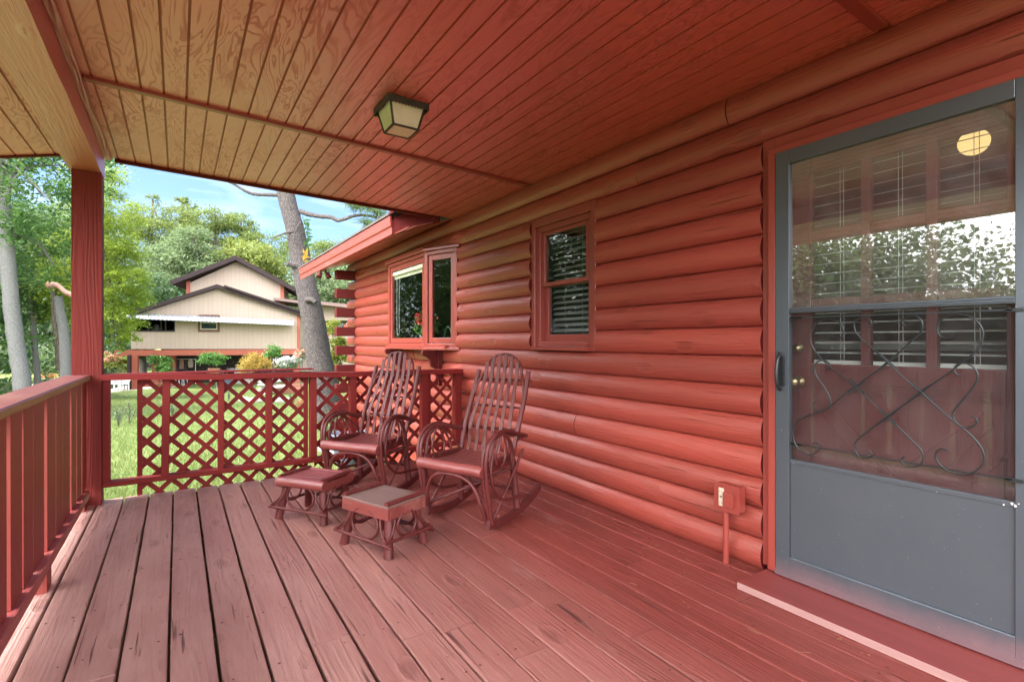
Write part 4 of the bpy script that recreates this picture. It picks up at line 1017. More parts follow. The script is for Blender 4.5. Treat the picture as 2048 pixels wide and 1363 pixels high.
# ------------------------------------------------------------------ the pine by the cabin corner
def pine():
    base = gnd(651, 12.0); B = Vector(base)
    t = thing('pine_tree', 'tall leaning pine trunk with scaly grey bark just beyond the lattice railing', 'tree', base)
    P = [(657, 850), (652, 790), (640, 720), (630, 665), (620, 610), (606, 540), (592, 470), (580, 420), (571, 380), (556, 310), (540, 200), (528, 60), (522, -140)]
    W = [61, 54, 49, 46, 43, 39, 36, 34, 33, 30, 28, 24, 14]
    pts = [at(u, v, 12.0) - B for u, v in P]; pts[0].z = -.15
    c = cr(pts, 6); rr = [np.interp(i/6, range(len(W)), W)/2*12/FPX for i in range(len(c))]
    mb = MB(); g = random.Random(5)
    n = 22; vs = []; fs = []
    for i, p in enumerate(c):
        for q in range(n):
            a = 2*math.pi*q/n; r = rr[i]*(1 + .05*math.sin(3*a + i*.4) + g.uniform(-.035, .035)); vs.append(p + Vector((math.cos(a)*r, math.sin(a)*r, 0)))
    for i in range(len(c)-1):
        for q in range(n): fs.append((i*n+q, i*n+(q+1) % n, (i+1)*n+(q+1) % n, (i+1)*n+q))
    mb.add(vs, fs, 0, True); link('trunk', mb, M['pine_bark'], t)
    def br(pp, r0, r1, D1=12.0, D2=None, name='branch'):
        mb = MB(); q = [at(u, v, D1 + ((D2 or D1)-D1)*i/(len(pp)-1)) - B for i, (u, v) in enumerate(pp)]
        cc = cr(q, 5); mb.tube(cc, [r0 + (r1-r0)*i/(len(cc)-1) for i in range(len(cc))], 8, jit=.10); return link(name, mb, M['pine_bark'], t)
    br([(574, 398), (556, 390), (535, 389), (512, 388), (496, 384), (480, 375), (466, 367), (452, 362)], .055, .018, 12, 11.6)
    br([(600, 422), (618, 428), (640, 432), (662, 434), (676, 440), (690, 437), (708, 431), (730, 430), (752, 434), (768, 441), (780, 446)], .060, .022, 12, 11.4)
    br([(755, 434), (752, 425), (746, 415), (742, 405)], .02, .008, 11.5)
    br([(588, 462), (572, 465), (556, 471), (541, 477)], .030, .008, 11.8, 11.6); br([(590, 478), (575, 476), (560, 471)], .02, .008, 11.8)
    br([(602, 443), (596, 452), (590, 465), (588, 480), (586, 492)], .022, .012, 11.7, 11.7, 'broken_branch')
    br([(604, 534), (592, 530), (580, 528), (573, 527)], .085, .060, 11.85, 11.7, 'branch_stub'); br([(613, 600), (622, 598), (632, 604)], .07, .045, 11.75, 11.65, 'branch_stub')
    # needle sprays on the right-hand limb and the high crown
    g2 = np.random.default_rng(3); V = []
    cen = [at(u, v, 11.45) - B for u, v in ((735, 412), (748, 420), (760, 425), (770, 412), (722, 408), (775, 440), (740, 444), (728, 442), (757, 450), (700, 404), (712, 412))]
    for _ in range(70): cen.append(Vector((pts[-1].x + g2.normal()*1.7, pts[-1].y + g2.normal()*1.7, pts[-1].z - .6 + g2.normal()*1.1)))
    for cpt in cen:
        m = 110; o = np.array(cpt) + g2.normal(size=(m, 3))*np.array([.05, .05, .03]); d = g2.normal(size=(m, 3)); d[:, 2] -= .35; d /= np.linalg.norm(d, axis=1)[:, None]
        e = o + d*g2.uniform(.12, .24, (m, 1)); sd = np.cross(d, g2.normal(size=(m, 3))); sd /= np.linalg.norm(sd, axis=1)[:, None]; sd *= .005
        V.append(np.stack([o-sd, o+sd, e+sd*.6, e-sd*.6], 1).reshape(-1, 3))
    v = np.concatenate(V); fast_mesh('crown', v, np.arange(len(v)).reshape(-1, 4), LF['pine'], t)
    # fern growing on the bark
    f = thing('bark_fern', 'green and yellow fern growing from the side of the pine trunk', 'fern', at(604, 520, 11.72))
    g = random.Random(8); V = []
    for i in range(60):
        u, v = 606 + g.uniform(-1, 5) + (.5-abs(i/60-.5))*12, 438 + i*1.45; p = at(u, v, 11.72) - Vector(f.location); a = g.uniform(-.5, 1.9); L = g.uniform(.07, .15)
        d = Vector((math.cos(a)*CC, -math.sin(.4)*.6, .9*math.sin(a)+.25)).normalized()*L; s = d.cross(Vector((0, 1, .3))).normalized()*L*.17
        V += [p, p+d*.5+s, p+d, p+d*.5-s]
    mb = MB(); 
    for i in range(0, len(V), 4): mb.add(V[i:i+4], [(0, 1, 2, 3)], 1 if i/len(V) > .74 else 0)
    link('frond', mb, [leafm('fern_green', (.03, .10, .015), (.08, .17, .03)), leafm('fern_yellow', (.45, .25, .02), (.5, .32, .04))], f)
pine()

# ------------------------------------------------------------------ trees on the left
def ptree(name, label, u, D, bl, n, size, leaf, bk, r0, seed, trunk=None, group=None, **kw):
    b = gnd(u, D); bs = [blob(*q) for q in bl]
    tr = [Vector(b)+Vector((0,0,-.3))] + [at(*q) for q in trunk] if trunk else None
    return tree(name, label, b, bs, n, size, LF[leaf], M[bk], r0, seed, tr, group, **kw)
g_ = random.Random(12)
ptree('shade_tree', 'big dark leaved shade tree with a pale grey trunk left of the porch post', 48, 13.5,
      [(40, 345, 13.5, 95, 70), (100, 400, 13, 70, 65), (-40, 420, 14, 100, 80), (95, 470, 13.5, 65, 55), (30, 480, 14.5, 80, 55), (-60, 520, 14, 70, 60), (120, 330, 14, 60, 60), (70, 300, 13.5, 110, 50), (180, 300, 14.5, 60, 28), (-120, 340, 15, 110, 90), (60, 180, 14, 160, 90), (-60, 200, 14, 150, 90), (110, 535, 14.5, 40, 34), (20, 560, 15.5, 50, 30), (212, 338, 13, 16, 14), (214, 382, 13, 12, 9)],
      26000, .115, 'oak', 'grey_bark', .20, 31, trunk=[(44, 760, 13.5), (33, 690, 13.5), (22, 600, 13.5), (14, 500, 13.5), (6, 400, 13.6), (0, 300, 13.8), (10, 180, 14)], clump=.20, kcl=60, up=.25)
ptree('cypress_tree', 'bright lime green feathery cypress behind the porch post', 196, 21,
      [(235, 420, 21, 34, 45), (228, 480, 21, 45, 50), (246, 525, 21, 42, 42), (225, 575, 21, 55, 48), (252, 590, 20.6, 40, 40), (246, 640, 20.6, 38, 30), (215, 650, 21, 45, 35), (215, 370, 21.5, 30, 45), (180, 460, 21.5, 55, 60), (165, 560, 21.5, 60, 60), (130, 600, 22, 50, 45), (262, 560, 20.6, 26, 30), (262, 665, 20.4, 22, 18), (185, 350, 22, 45, 60), (120, 520, 22, 45, 50), (238, 690, 20.6, 20, 16)],
      34000, .15, 'lime', 'brown_bark', .26, 32, trunk=[(193, 740, 21), (190, 620, 21), (188, 480, 21), (192, 340, 21.5)], clump=.22, kcl=70, aspect=.22, up=.55, droop=.25)
ptree('slim_tree', 'slim grey brown trunk with thin crown between the shade tree and the post', 76, 22, [(70, 600, 22, 40, 35), (40, 620, 22.5, 45, 30), (105, 560, 22.5, 45, 35), (60, 560, 23, 50, 35)], 7000, .15, 'oak', 'grey_bark', .13, 33, trunk=[(76, 770, 22), (72, 720, 22), (68, 670, 22), (66, 600, 22), (70, 540, 22)], clump=.25, kcl=30)
# a pale trunk sawn off, with a bare limb left on its top
tb = gnd(130, 17.5); t = thing('cut_tree', 'pale leaning tree trunk sawn off at the top with one stripped reddish limb', 'tree', tb); B = Vector(tb); mb = MB()
mb.tube(cr([Vector((0, 0, -.3))] + [at(*q)-B for q in ((131, 770, 17.5), (131, 720, 17.5), (127, 660, 17.5), (120, 620, 17.5), (117, 592, 17.5))], 5), [.175-.002*i for i in range(26)], 12, jit=.05); link('trunk', mb, M['grey_bark'], t)
mb = MB(); mb.tube(cr([at(*q)-B for q in ((150, 592, 17.4), (140, 588, 17.4), (131, 584, 17.4), (122, 576, 17.4), (114, 570, 17.4), (104, 570, 17.4), (98, 569, 17.4))], 4), [.10, .10, .095, .09, .09, .09, .09, .085, .085, .08, .08, .075, .075, .075, .08, .085, .09, .10, .11, .12, .125, .13, .13, .13, .13], 12, jit=.03)
link('stripped_limb', mb, plain('bare_wood', (.40, .21, .16), .7, nscale=4, var=.25), t)
mb = MB(); mb.tube(cr([at(*q)-B for q in ((120, 740, 20), (117, 690, 20), (110, 640, 20), (106, 580, 20))], 5), [.14-.004*i for i in range(16)], 8, jit=.06); link('trunk', mb, M['brown_bark'], thing('dark_stem_tree', 'thin dark stem standing behind the sawn off pale trunk', 'tree', tb))

# ------------------------------------------------------------------ the far bank and skyline
BK = []
def far(label, u, D, bl, leaf, seed, n=7000, size=.30, bk='brown_bark', name='tree', **kw):
    kw.setdefault('clump', .24); kw.setdefault('kcl', 40)
    return ptree(name, label, u, D, [(a, b, D + random.Random(seed+i).uniform(-1.5, 1.5), w, h) for i, (a, b, w, h) in enumerate(bl)], int(n*1.9), size*.74, leaf, bk, .34, seed, group='trees behind the neighbouring house and pond', **kw)
far('tall olive green tree at the left of the skyline with dark sprigs on top', 300, 56, [(298, 432, 38, 28), (305, 402, 14, 12), (320, 465, 42, 32), (285, 492, 38, 36), (335, 505, 32, 34), (275, 450, 28, 26), (300, 545, 40, 30)], 'olive', 41, 9000)
far('narrow tall tree with an open dark top, second on the skyline', 366, 58, [(367, 404, 15, 12), (383, 412, 10, 8), (362, 436, 30, 22), (372, 470, 36, 30), (360, 505, 32, 28)], 'olive', 42, 7000)
far('round topped olive tree over the left half of the neighbour roof', 432, 57, [(430, 436, 40, 22), (450, 448, 30, 20), (415, 470, 40, 30), (440, 500, 44, 30), (425, 545, 45, 34)], 'olive', 43, 9000)
far('small round tree crown standing alone on the skyline left of the pine', 483, 60, [(482, 447, 24, 20), (492, 470, 26, 20), (474, 480, 22, 24), (486, 520, 30, 30)], 'olive', 44, 6000)
far('broad tree on the skyline just left of the pine trunk', 532, 58, [(515, 480, 34, 22), (545, 488, 42, 24), (535, 525, 52, 32), (560, 560, 48, 36), (515, 560, 40, 36)], 'olive', 45, 9500)
far('tree showing between the pine trunk and the cabin eave', 650, 58, [(652, 498, 34, 18), (690, 494, 30, 18), (640, 530, 36, 26), (680, 530, 40, 26), (735, 515, 40, 28)], 'olive', 46, 8500)
far('pale grey green tree above the left slope of the neighbour roof', 372, 47, [(388, 482, 40, 30), (352, 520, 50, 34), (395, 530, 45, 34), (330, 560, 46, 36), (360, 575, 50, 34), (310, 605, 44, 36), (345, 620, 44, 34), (425, 540, 30, 26)], 'mid', 47, 15000, .36)
far('yellow green tree directly behind the upper gable', 486, 48, [(478, 505, 44, 26), (512, 522, 40, 28), (455, 535, 42, 30), (500, 560, 52, 34), (440, 565, 36, 26), (548, 560, 34, 30), (540, 600, 40, 34), (410, 575, 30, 24)], 'yellow', 48, 15000, .38)
far('green tree filling the gap right of the pine above the low annex roof', 650, 46, [(640, 580, 44, 34), (680, 590, 44, 36), (655, 620, 44, 30), (700, 560, 34, 30), (610, 600, 30, 36), (720, 610, 40, 36)], 'mid', 49, 11000, .36)
far('dark bushy tree between the lime cypress and the neighbour house', 285, 42, [(290, 585, 40, 40), (315, 600, 40, 36), (275, 640, 36, 36), (240, 665, 42, 36), (215, 690, 40, 28), (255, 700, 34, 22), (340, 590, 30, 24)], 'deep', 50, 12000, .3)
lab = ['leftmost leafy tree on the far pond bank', 'second leafy tree from the left on the far pond bank', 'deep green tree on the far bank beside the shade tree trunk', 'tree on the far bank directly behind the slim trunk', 'tall tree on the far bank nearest the porch post', 'green tree on the far bank hidden mostly by the porch post']
for i, (u, D, lf) in enumerate(((-170, 52, 'mid'), (-70, 50, 'deep'), (15, 49, 'mid'), (80, 52, 'deep'), (150, 50, 'mid'), (215, 53, 'olive'))):
    far(lab[i], u, D, [(u-20, 470, 60, 50), (u+30, 520, 60, 50), (u-15, 570, 62, 46), (u+25, 620, 60, 46), (u-20, 665, 60, 40), (u+20, 700, 55, 30), (u, 430, 45, 30)], lf, 60+i, 10000, .36)
for i, (u, D) in enumerate(((-120, 46), (-20, 45), (55, 45.5), (118, 45), (180, 46))):
    b = gnd(u, D); t = thing('bank_shrub', ['leftmost low shrub on the far pond bank', 'low shrub behind the shade tree trunk on the far bank', 'low shrub on the far bank above the urn of orange flowers', 'low shrub on the far bank beside the sawn off trunk', 'low shrub on the far bank behind the porch post'][i], 'shrub', b, 0, 'shrubs on the far pond bank')
    bs = [blob(u+dx, 715+dy, D, 30, 20) for dx, dy in ((-30, 4), (0, -10), (30, 2), (12, 16), (-16, 18))]
    v, f = leaves([(q[0]-b[0], q[1]-b[1], q[2]-b[2], *q[3:]) for q in bs], 3500, .26, 80+i, kcl=40); fast_mesh('foliage', v, f, LF['mid' if i % 2 else 'deep'], t)
# trees across the lawn to the west: outside the frame, seen in the door and window glass
for i, (x, y, h, lf) in enumerate(((-27, 4, 4.2, 'mid'), (-26, 10.5, 7.0, 'mid'), (-27, 16, 10.5, 'olive'), (-17, 20, 15, 'oak'), (-30, -6, 5.5, 'olive'), (-25, -16, 7, 'mid'), (-25, 22, 15, 'mid'), (-13, 25, 16, 'deep'), (-11, 31, 16, 'oak'))):
    z = gz(x, y); w = 4.2 if h < 12 else 5.5
    tree('tree', 'leafy tree west of the lawn beyond the porch railing', (x, y, z), [(x+dx, y+dy, z+h*q, w*s, w*s, h*.26) for dx, dy, q, s in ((0, 0, .82, .6), (-1.5, 2, .62, .8), (1.2, -2, .6, .8), (0, 3.2, .42, .8), (.5, -3, .36, .8), (0, 0, .3, .9), (2, 2.5, .13, .75), (-1.5, -2.5, .13, .75), (0, 0, .1, .8))], 34000, .22, LF[lf], M['brown_bark'], .3, 90+i, None, 'trees west of the lawn', clump=.34, kcl=120, aspect=.6)

# ================================================================== NEIGHBOUR HOUSE
HD = 32.0; HR = at(475, 681, HD); HG = -1.72; HZ = -TH + R(20)
nh = thing('neighbour_house', 'tan two storey neighbouring house on red posts with brown gables and a white awning', 'house', (HR.x, HR.y, HG), HZ)
def hq(u, v, dy=0.0):
    # where the sight line (u, v) meets the upright plane dy metres behind the house front, in house coordinates
    d = at(u, v, 1.0) - Vector((0, 0, CH)); ch_, sh_ = math.cos(HZ), math.sin(HZ)
    lx, ly = d.x*ch_ + d.y*sh_, -d.x*sh_ + d.y*ch_; ox, oy = -HR.x*ch_ - HR.y*sh_, HR.x*sh_ - HR.y*ch_
    t = (dy - oy)/ly; return (ox + lx*t, CH + d.z*t - HG)
def siding_mat():
    m, nt, b = new_mat('tan_siding'); k = NB(nt); co = k.obj(); sx = k.n('ShaderNodeSeparateXYZ'); k.l(co, sx.inputs[0])
    fr = k.math('FRACT', k.math('MULTIPLY', k.math('ADD', sx.outputs[0], sx.outputs[1]), 4.0)); ln = k.ramp(k.math('ABSOLUTE', k.math('SUBTRACT', fr, .5)), [(0, 1), (.05, 0)])
    n = k.noise(k.vmath('MULTIPLY', co, (3, 3, .5)), 1, 5, .6)
    c = k.mix(n, (.35, .27, .215), (.42, .335, .27)); c = k.mix(k.math('MULTIPLY', ln, .55), c, (.20, .14, .09)); k.l(c, b.inputs['Base Color']); b.inputs['Roughness'].default_value = .8
    k.bump(ln, -.6, .02, b); return m
M['siding'] = siding_mat(); M['brownroof'] = plain('brown_fascia', (.045, .032, .032), .8, spec=.1, nscale=2); M['redpost'] = plain('neighbour_red_paint', (.33, .085, .05), .7, nscale=2)
M['awning'] = plain('awning_metal', (.40, .41, .43), .4, nscale=3, var=.06); M['shed'] = plain('shed_dark', (.035, .028, .025), .9)
mb = MB(); pz = lambda pts, dy=0.0: [hq(u, v, dy) for u, v in pts]
mb.prism(pz([(350, 697), (350, 596.5), (437, 573), (598, 625), (598, 697)]), 'y', 0, .15)
mb.prism(pz([(262, 697), (262, 661.5), (350, 661.5), (350, 697)]), 'y', .001, .15); mb.prism(pz([(262, 631), (262, 621), (350, 597), (350, 631)]), 'y', .001, .15)
mb.prism(pz([(592, 697), (592, 630), (598, 630), (598, 697)]), 'y', .152, 9.0); mb.prism(pz([(262, 697), (262, 661), (266, 661), (266, 697)]), 'y', .152, 9.0); mb.prism(pz([(262, 697), (262, 622), (437, 574), (598, 625), (598, 697)]), 'y', 9.0, 9.15)
mb.prism(pz([(377, 625), (377, 566), (475, 522), (566, 570), (566, 625)], 5), 'y', 5, 10.5)
link('wall', mb, M['siding'], nh, fix=True)
mb = MB(); mb.prism(pz([(262, 696), (262, 695), (598, 695), (598, 696)]), 'y', .2, 8.9); mb.prism(pz([(356, 690), (356, 630), (358, 630), (358, 690)]), 'y', .2, 5); mb.prism(pz([(240, 694), (240, 610), (358, 600), (358, 694)]), 'y', 2.4, 2.5); mb.prism(pz([(266, 628), (266, 627), (358, 627), (358, 628)]), 'y', .2, 2.4); mb.prism(pz([(266.5, 694), (266.5, 628), (267.5, 628), (267.5, 694)]), 'y', .2, 2.4)
link('room_lining', mb, M['shed'], nh, fix=True)
mb = MB()
mb.prism(pz([(240, 631), (437, 569), (437, 576.5), (243, 638)]), 'y', -.45, 9.3); mb.prism(pz([(437, 569), (612, 626), (609, 633), (437, 576.5)]), 'y', -.45, 9.3); mb.prism(pz([(452, 571), (610, 623), (609, 627), (452, 575)]), 'y', -.62, -.46)
roof = link('lower_roof', mb, M['brownroof'], nh, fix=True)
mb = MB(); mb.prism(pz([(346, 563), (475, 513), (475, 522), (350, 571)], 5), 'y', 4.2, 11); mb.prism(pz([(475, 513), (594, 577), (590, 584), (475, 522)], 5), 'y', 4.2, 11); link('upper_roof', mb, M['brownroof'], nh, fix=True)
mb = MB()
for a, b, v0 in ((373, 380.5, 563), (561, 568, 568)): mb.prism(pz([(a, 625), (a, v0), (b, v0-2 if a < 400 else v0+3), (b, 625)], 5), 'y', 4.93, 5.2)
mb.prism(pz([(594, 697), (594, 626), (600, 629), (600, 697)]), 'y', -.03, .16); link('corner_board', mb, M['redpost'], nh, fix=True)
mb = MB(); N = 88; a0, a1 = hq(258, 622)[0], hq(589, 633)[0]
vs = []; fs = []
for i in range(N+1):
    x = a0 + (a1-a0)*i/N; z0 = hq(0, 621 + 11*i/N)[1]; w = .018 if i % 2 else -.018
    vs += [(x, -.02, z0+w), (x, -1.0, z0-.33+w), (x, -1.0, z0-.36+w), (x, -.02, z0-.03+w)]
for i in range(N):
    for j in range(4): fs.append((i*4+j, i*4+4+j, i*4+4+(j+1) % 4, i*4+(j+1) % 4))
fs += [(0,1,2,3), (N*4+3, N*4+2, N*4+1, N*4)]
mb.add(vs, fs); link('awning', mb, M['awning'], nh, fix=True)
# openings
def hbox(mb, u0, u1, v0, v1, y0, y1):
    a = hq(u0, v1); b = hq(u1, v0); mb.box(a[0], b[0], y0, y1, a[1], b[1])
mb = MB(); hbox(mb, 269, 350, 630, 632.5, -.03, .12); hbox(mb, 269, 350, 660, 662.5, -.03, .12)
for u in (269, 296.5, 321, 330, 348): hbox(mb, u, u+2, 632.5, 660, .0, .1)
w = link('sunroom_window', mb, M['shed'], nh); mb = MB(); hbox(mb, 270, 349, 632, 660, .05, .06); link('pane', mb, glassm('sunroom_glass', 1.25, (.6, .62, .62)), w)
mb = MB(); hbox(mb, 396.5, 401, 629, 663, -.06, .02); hbox(mb, 435, 439.5, 629, 663, -.06, .02); hbox(mb, 401, 435, 658.5, 663, -.06, .02); hbox(mb, 401, 435, 629, 632, -.06, .02)
w = link('window', mb, plain('brown_casing', (.12, .06, .04), .7), nh)
mb = MB(); hbox(mb, 401, 403, 632, 658.5, -.04, .02); hbox(mb, 433, 435, 632, 658.5, -.04, .02); hbox(mb, 403, 433, 656.5, 658.5, -.04, .02); hbox(mb, 403, 433, 644, 645.6, -.04, .02); link('frame', mb, M['cream'], w)
mb = MB(); hbox(mb, 403, 433, 632, 656.5, -.03, -.02); link('pane', mb, plain('dark_pane', (.02, .035, .04), .05, spec=.9, bump=0), w)
mb = MB(); hbox(mb, 230, 600, 697.5, 711, -.12, .14); link('floor_beam', mb, M['redpost'], nh)
for u0, u1, dy, mm in ((258.5, 264, -.2, 'brownroof'), (265, 276.5, 0, 'redpost'), (292, 306, 1.2, 'redpost'), (317, 330, 2.4, 'redpost'), (587, 600, 0, 'redpost'), (330, 338, 8.2, 'redpost')):
    mb = MB(); a, b = hq(u0, 0)[0], hq(u1, 0)[0]; mb.box(a, b, dy-.14, dy+.14, .0, hq(0, 711)[1]); link('post', mb, M[mm], nh)
mb = MB(); a, b = hq(331, 0, 3.2)[0], hq(592, 0, 3.2)[0]; mb.box(a, b, 3.2, 3.3, 0, hq(0, 697)[1]-.02); mb.box(a-.1, a, 2.6, 8, 0, hq(0, 697)[1]-.02); link('back_wall', mb, M['shed'], nh)
mb = MB(); a, b = hq(262, 0)[0], hq(336, 0)[0]; mb.box(a, b, 1.5, 1.62, 0, .55); link('low_wall', mb, M['redpost'], nh)
# annex to the right
mb = MB(); mb.prism(pz([(548, 600), (548, 595), (604, 602), (604, 607)], 4), 'y', 3.6, 9); mb.prism(pz([(598, 606), (598, 600), (735, 614), (735, 621)], 7), 'y', 5.6, 13); link('annex_roof', mb, plain('annex_fascia', (.20, .13, .11), .7), nh, fix=True)
mb = MB(); mb.prism(pz([(604, 640), (604, 606), (735, 620), (735, 640)], 7), 'y', 7, 7.2); mb.prism(pz([(598, 740), (598, 668), (735, 668), (735, 740)], 7), 'y', 7.0, 7.2); link('annex_wall', mb, M['siding'], nh, fix=True)
for u in (604, 633, 652, 668, 688, 708): mb = MB(); p, q = hq(u, 0, 7)[0], hq(u+7, 0, 7)[0]; mb.box(p, q, 6.9, 7.1, hq(0, 668, 7)[1], hq(0, 640, 7)[1]); link('annex_post', mb, M['redpost'], nh)
mb = MB(); p, q = hq(604, 0, 7)[0], hq(735, 0, 7)[0]; mb.box(p, q, 7.12, 7.16, hq(0, 668, 7)[1], hq(0, 640, 7)[1]); link('annex_window', mb, plain('annex_pane', (.03, .06, .05), .1, spec=.8, bump=0), nh)
mb = MB(); q = hq(577, 615); mb.box(q[0]-.08, q[0]+.08, -.12, -.001, q[1]-.07, q[1]+.07); link('wall_vent', mb, M['cream'], nh)
hm = nh.matrix_basis.copy()
def hw(u, v, dy=0.0):
    x, z = hq(u, v, dy); w = Matrix.Translation((HR.x, HR.y, HG)) @ Matrix.Rotation(HZ, 4, 'Z') @ Vector((x, dy, z)); return w
def hbase(u, dy): p = hw(u, 700, dy); return (p.x, p.y, HG)
mb = MB(); a, b = hq(214, 0)[0], hq(604, 0)[0]; mb.box(a, b, -1.6, 9, -.3, .02); o = kind(link('patio', mb, plain('concrete', (.42, .39, .35), .85, nscale=2, var=.15)), 'structure'); o.location = (HR.x, HR.y, HG); o.rotation_euler.z = HZ
# things under and round the house
tl = thing('table_lamp', 'white shaded lamp inside the neighbour sunroom window', 'lamp', hw(312, 668, .9), -TH)
mb = MB(); mb.lathe([(.28, .18), (.12, .62)], (0, 0, 0), 20); link('lamp_shade', mb, M['white'], tl); mb = MB(); mb.lathe([(.09, -.20), (.05, 0), (.03, .2)], (0, 0, 0), 10); link('lamp_base', mb, M['cream'], tl)
ch = thing('clothes_rail', 'rail of dark and beige clothes hanging under the neighbour house', 'clothes rail', hbase(362, 2.5), -TH); mb = MB()
mb.tube([(-.75, 0, 0), (-.75, 0, 1.72)], .02); mb.tube([(.95, 0, 0), (.95, 0, 1.72)], .02); mb.tube([(-.8, 0, 1.70), (1.0, 0, 1.70)], .018); link('rail', mb, M['white'], ch)
for i, (x, c_, L) in enumerate(((-.5, (.02, .03, .06), .75), (-.25, (.03, .04, .07), .85), (.02, (.40, .27, .20), .6), (.25, (.03, .02, .02), .8), (.6, (.35, .30, .24), .5))):
    mb = MB(); mb.prism([(x-.02, 1.68), (x-.17, 1.58), (x-.14, 1.66-L), (x+.14, 1.64-L), (x+.17, 1.58), (x+.02, 1.68)], 'y', -.05+.02*i, .03+.02*i); link('garment', mb, plain('cloth', c_, .9), ch)
def bar_stool():
    t = thing('bar_stool', 'left of two dark bar stools under the neighbour house', 'bar stool', hbase(350, 1.8), -TH, 'bar stools under the neighbour house')
    mb = MB(); mb.lathe([(.19, .72), (.20, .75), (.18, .79)], (0,0,0), 14); link('seat', mb, M['black'], t)
    for a, b in ((-1,-1),(1,-1),(1,1),(-1,1)): mb = MB(); mb.tube([(a*.11, b*.11, .72), (a*.2, b*.2, 0)], .016, 6); link('leg', mb, M['white'], t)
    mb = MB(); mb.tube([(-.15, .17, .75), (-.17, .20, 1.1), (.17, .20, 1.1), (.15, .17, .75)], .015, 6); link('backrest', mb, M['black'], t); return t
b1 = bar_stool(); b2 = copy_tree(b1); b2.location = hbase(366, 1.9); b2['label'] = 'right of two dark bar stools under the neighbour house'
mw = thing('storage_bin', 'blue grey lidded storage bin on the neighbour patio', 'storage bin', hbase(452, .8), -TH); mb = MB(); mb.prism([(-.33, 0), (.33, 0), (.38, .42), (-.38, .42)], 'y', -.25, .25); link('bin', mb, plain('bin_plastic', (.10, .13, .17), .5), mw); mb = MB(); mb.box(-.4, .4, -.27, .27, .421, .47); link('lid', mb, plain('bin_lid', (.14, .16, .19), .5), mw, bevel=.01)
gr = thing('covered_grill', 'grill under a pale cloth cover beneath the neighbour house', 'grill', hbase(486, 1.6), -TH); mb = MB()
mb.prism([(-.55, .05), (-.42, 1.1), (-.2, 1.22), (.3, 1.2), (.5, 1.05), (.6, .05)], 'y', -.3, .3); link('cover', mb, plain('canvas', (.42, .39, .34), .9), gr, bevel=.06)
for a in (-.4, .4): mb = MB(); mb.tube([(a, -.03, .08), (a, .03, .08)], .08, 12); link('wheel', mb, M['black'], gr)
tb_ = thing('work_table', 'small dark work table with a basin under the neighbour house', 'table', hbase(462, 2.8), -TH); mb = MB(); mb.box(-.45, .45, -.3, .3, .8, .85); link('table_top', mb, M['blinddark'], tb_)
for a in (-.4, .4):
    for b in (-.25, .25): mb = MB(); mb.box(a-.025, a+.025, b-.025, b+.025, 0, .8); link('leg', mb, M['blinddark'], tb_)
mb = MB(); mb.lathe([(.2, .851), (.3, 1.05), (.28, 1.06)], (0, 0, 0), 16); link('basin', mb, plain('basin', (.35, .36, .36), .4), tb_)
def garden_chair():
    t = thing('garden_chair', 'left white slatted garden chair on the neighbour patio', 'garden chair', hbase(226, -.6), -TH+.5, 'white garden chairs on the neighbour patio')
    mb = MB(); mb.box(-.26, .26, -.25, .25, .40, .43); link('seat', mb, M['white'], t)
    for i in range(5): mb = MB(); mb.bar((-.22+.11*i, .24, .43), (-.25+.125*i, .42, .95), .06, .02, (0, 1, 0)); link('back_slat', mb, M['white'], t)
    for s in (-1, 1):
        mb = MB(); mb.box(s*.3-.04, s*.3+.04, -.28, .3, .60, .625); link('armrest', mb, M['white'], t)
        for y in (-.22, .22): mb = MB(); mb.box(s*.28-.025, s*.28+.025, y-.025, y+.025, 0, .6); link('leg', mb, M['white'], t)
    return t
g1 = garden_chair(); g2 = copy_tree(g1); g2.location = hbase(243, -.9); g2.rotation_euler.z = -TH-.4; g2['label'] = 'right white slatted garden chair on the neighbour patio'

# ------------------------------------------------------------------ garden plants
def plant(name, label, cat, u, D, bl, n, size, mat, seed, stem=None, z=None, pot=None, group=None, **kw):
    b = gnd(u, D); b = (b[0], b[1], b[2] if z is None else z); t = thing(name, label, cat, b, 0, group); kw.setdefault('clump', .3); kw.setdefault('kcl', 22)
    lb = [(q[0]-b[0], q[1]-b[1], q[2]-b[2], *q[3:]) for q in (blob(*w) for w in bl)]
    v, f = leaves(lb, n, size, seed, **kw); fast_mesh('foliage', v, f, mat, t)
    mb = MB()
    for q in lb: mb.tube([(0, 0, .02 if not pot else pot[1]*.8), (q[0]*.5, q[1]*.5, q[2]*.5), (q[0], q[1], q[2])], stem or .015, 6)
    link('stem', mb, M['brown_bark'], t)
    if pot:
        mb = MB(); r, h = pot; mb.lathe([(r*.7, 0), (r, h*.85), (r*1.1, h*.86), (r*1.1, h), (r*.9, h), (r*.85, h*.9), (.01, h*.88)], (0, 0, 0), 18); link('pot', mb, M['terracotta'], t)
    return t
M['terracotta'] = plain('terracotta', (.36, .15, .09), .8, nscale=5)
LP = leafm('rubber_leaf', (.05, .16, .03), (.14, .28, .06)); LPK = leafm('pink_bloom', (.55, .22, .16), (.65, .38, .28)); LOR = leafm('croton_leaf', (.45, .20, .05), (.5, .42, .10)); LW = leafm('white_bloom', (.65, .62, .62), (.8, .76, .78)); LY = leafm('yellow_bush_leaf', (.15, .22, .03), (.32, .33, .06)); LS = leafm('silver_leaf', (.08, .14, .07), (.20, .27, .15))
t = plant('potted_shrub', 'pink flowered bush beside the white garden chairs', 'potted plant', 220, 30, [(222, 722, 30, 13, 12), (212, 712, 30, 9, 9)], 900, .13, LY, 101); b = t.location; v, f = leaves([(q[0]-b.x, q[1]-b.y, q[2]-b.z, *q[3:]) for q in (blob(222, 715, 29.9, 13, 7), blob(209, 710, 29.9, 8, 6))], 500, .15, 102); fast_mesh('blossom', v, f, LPK, t)
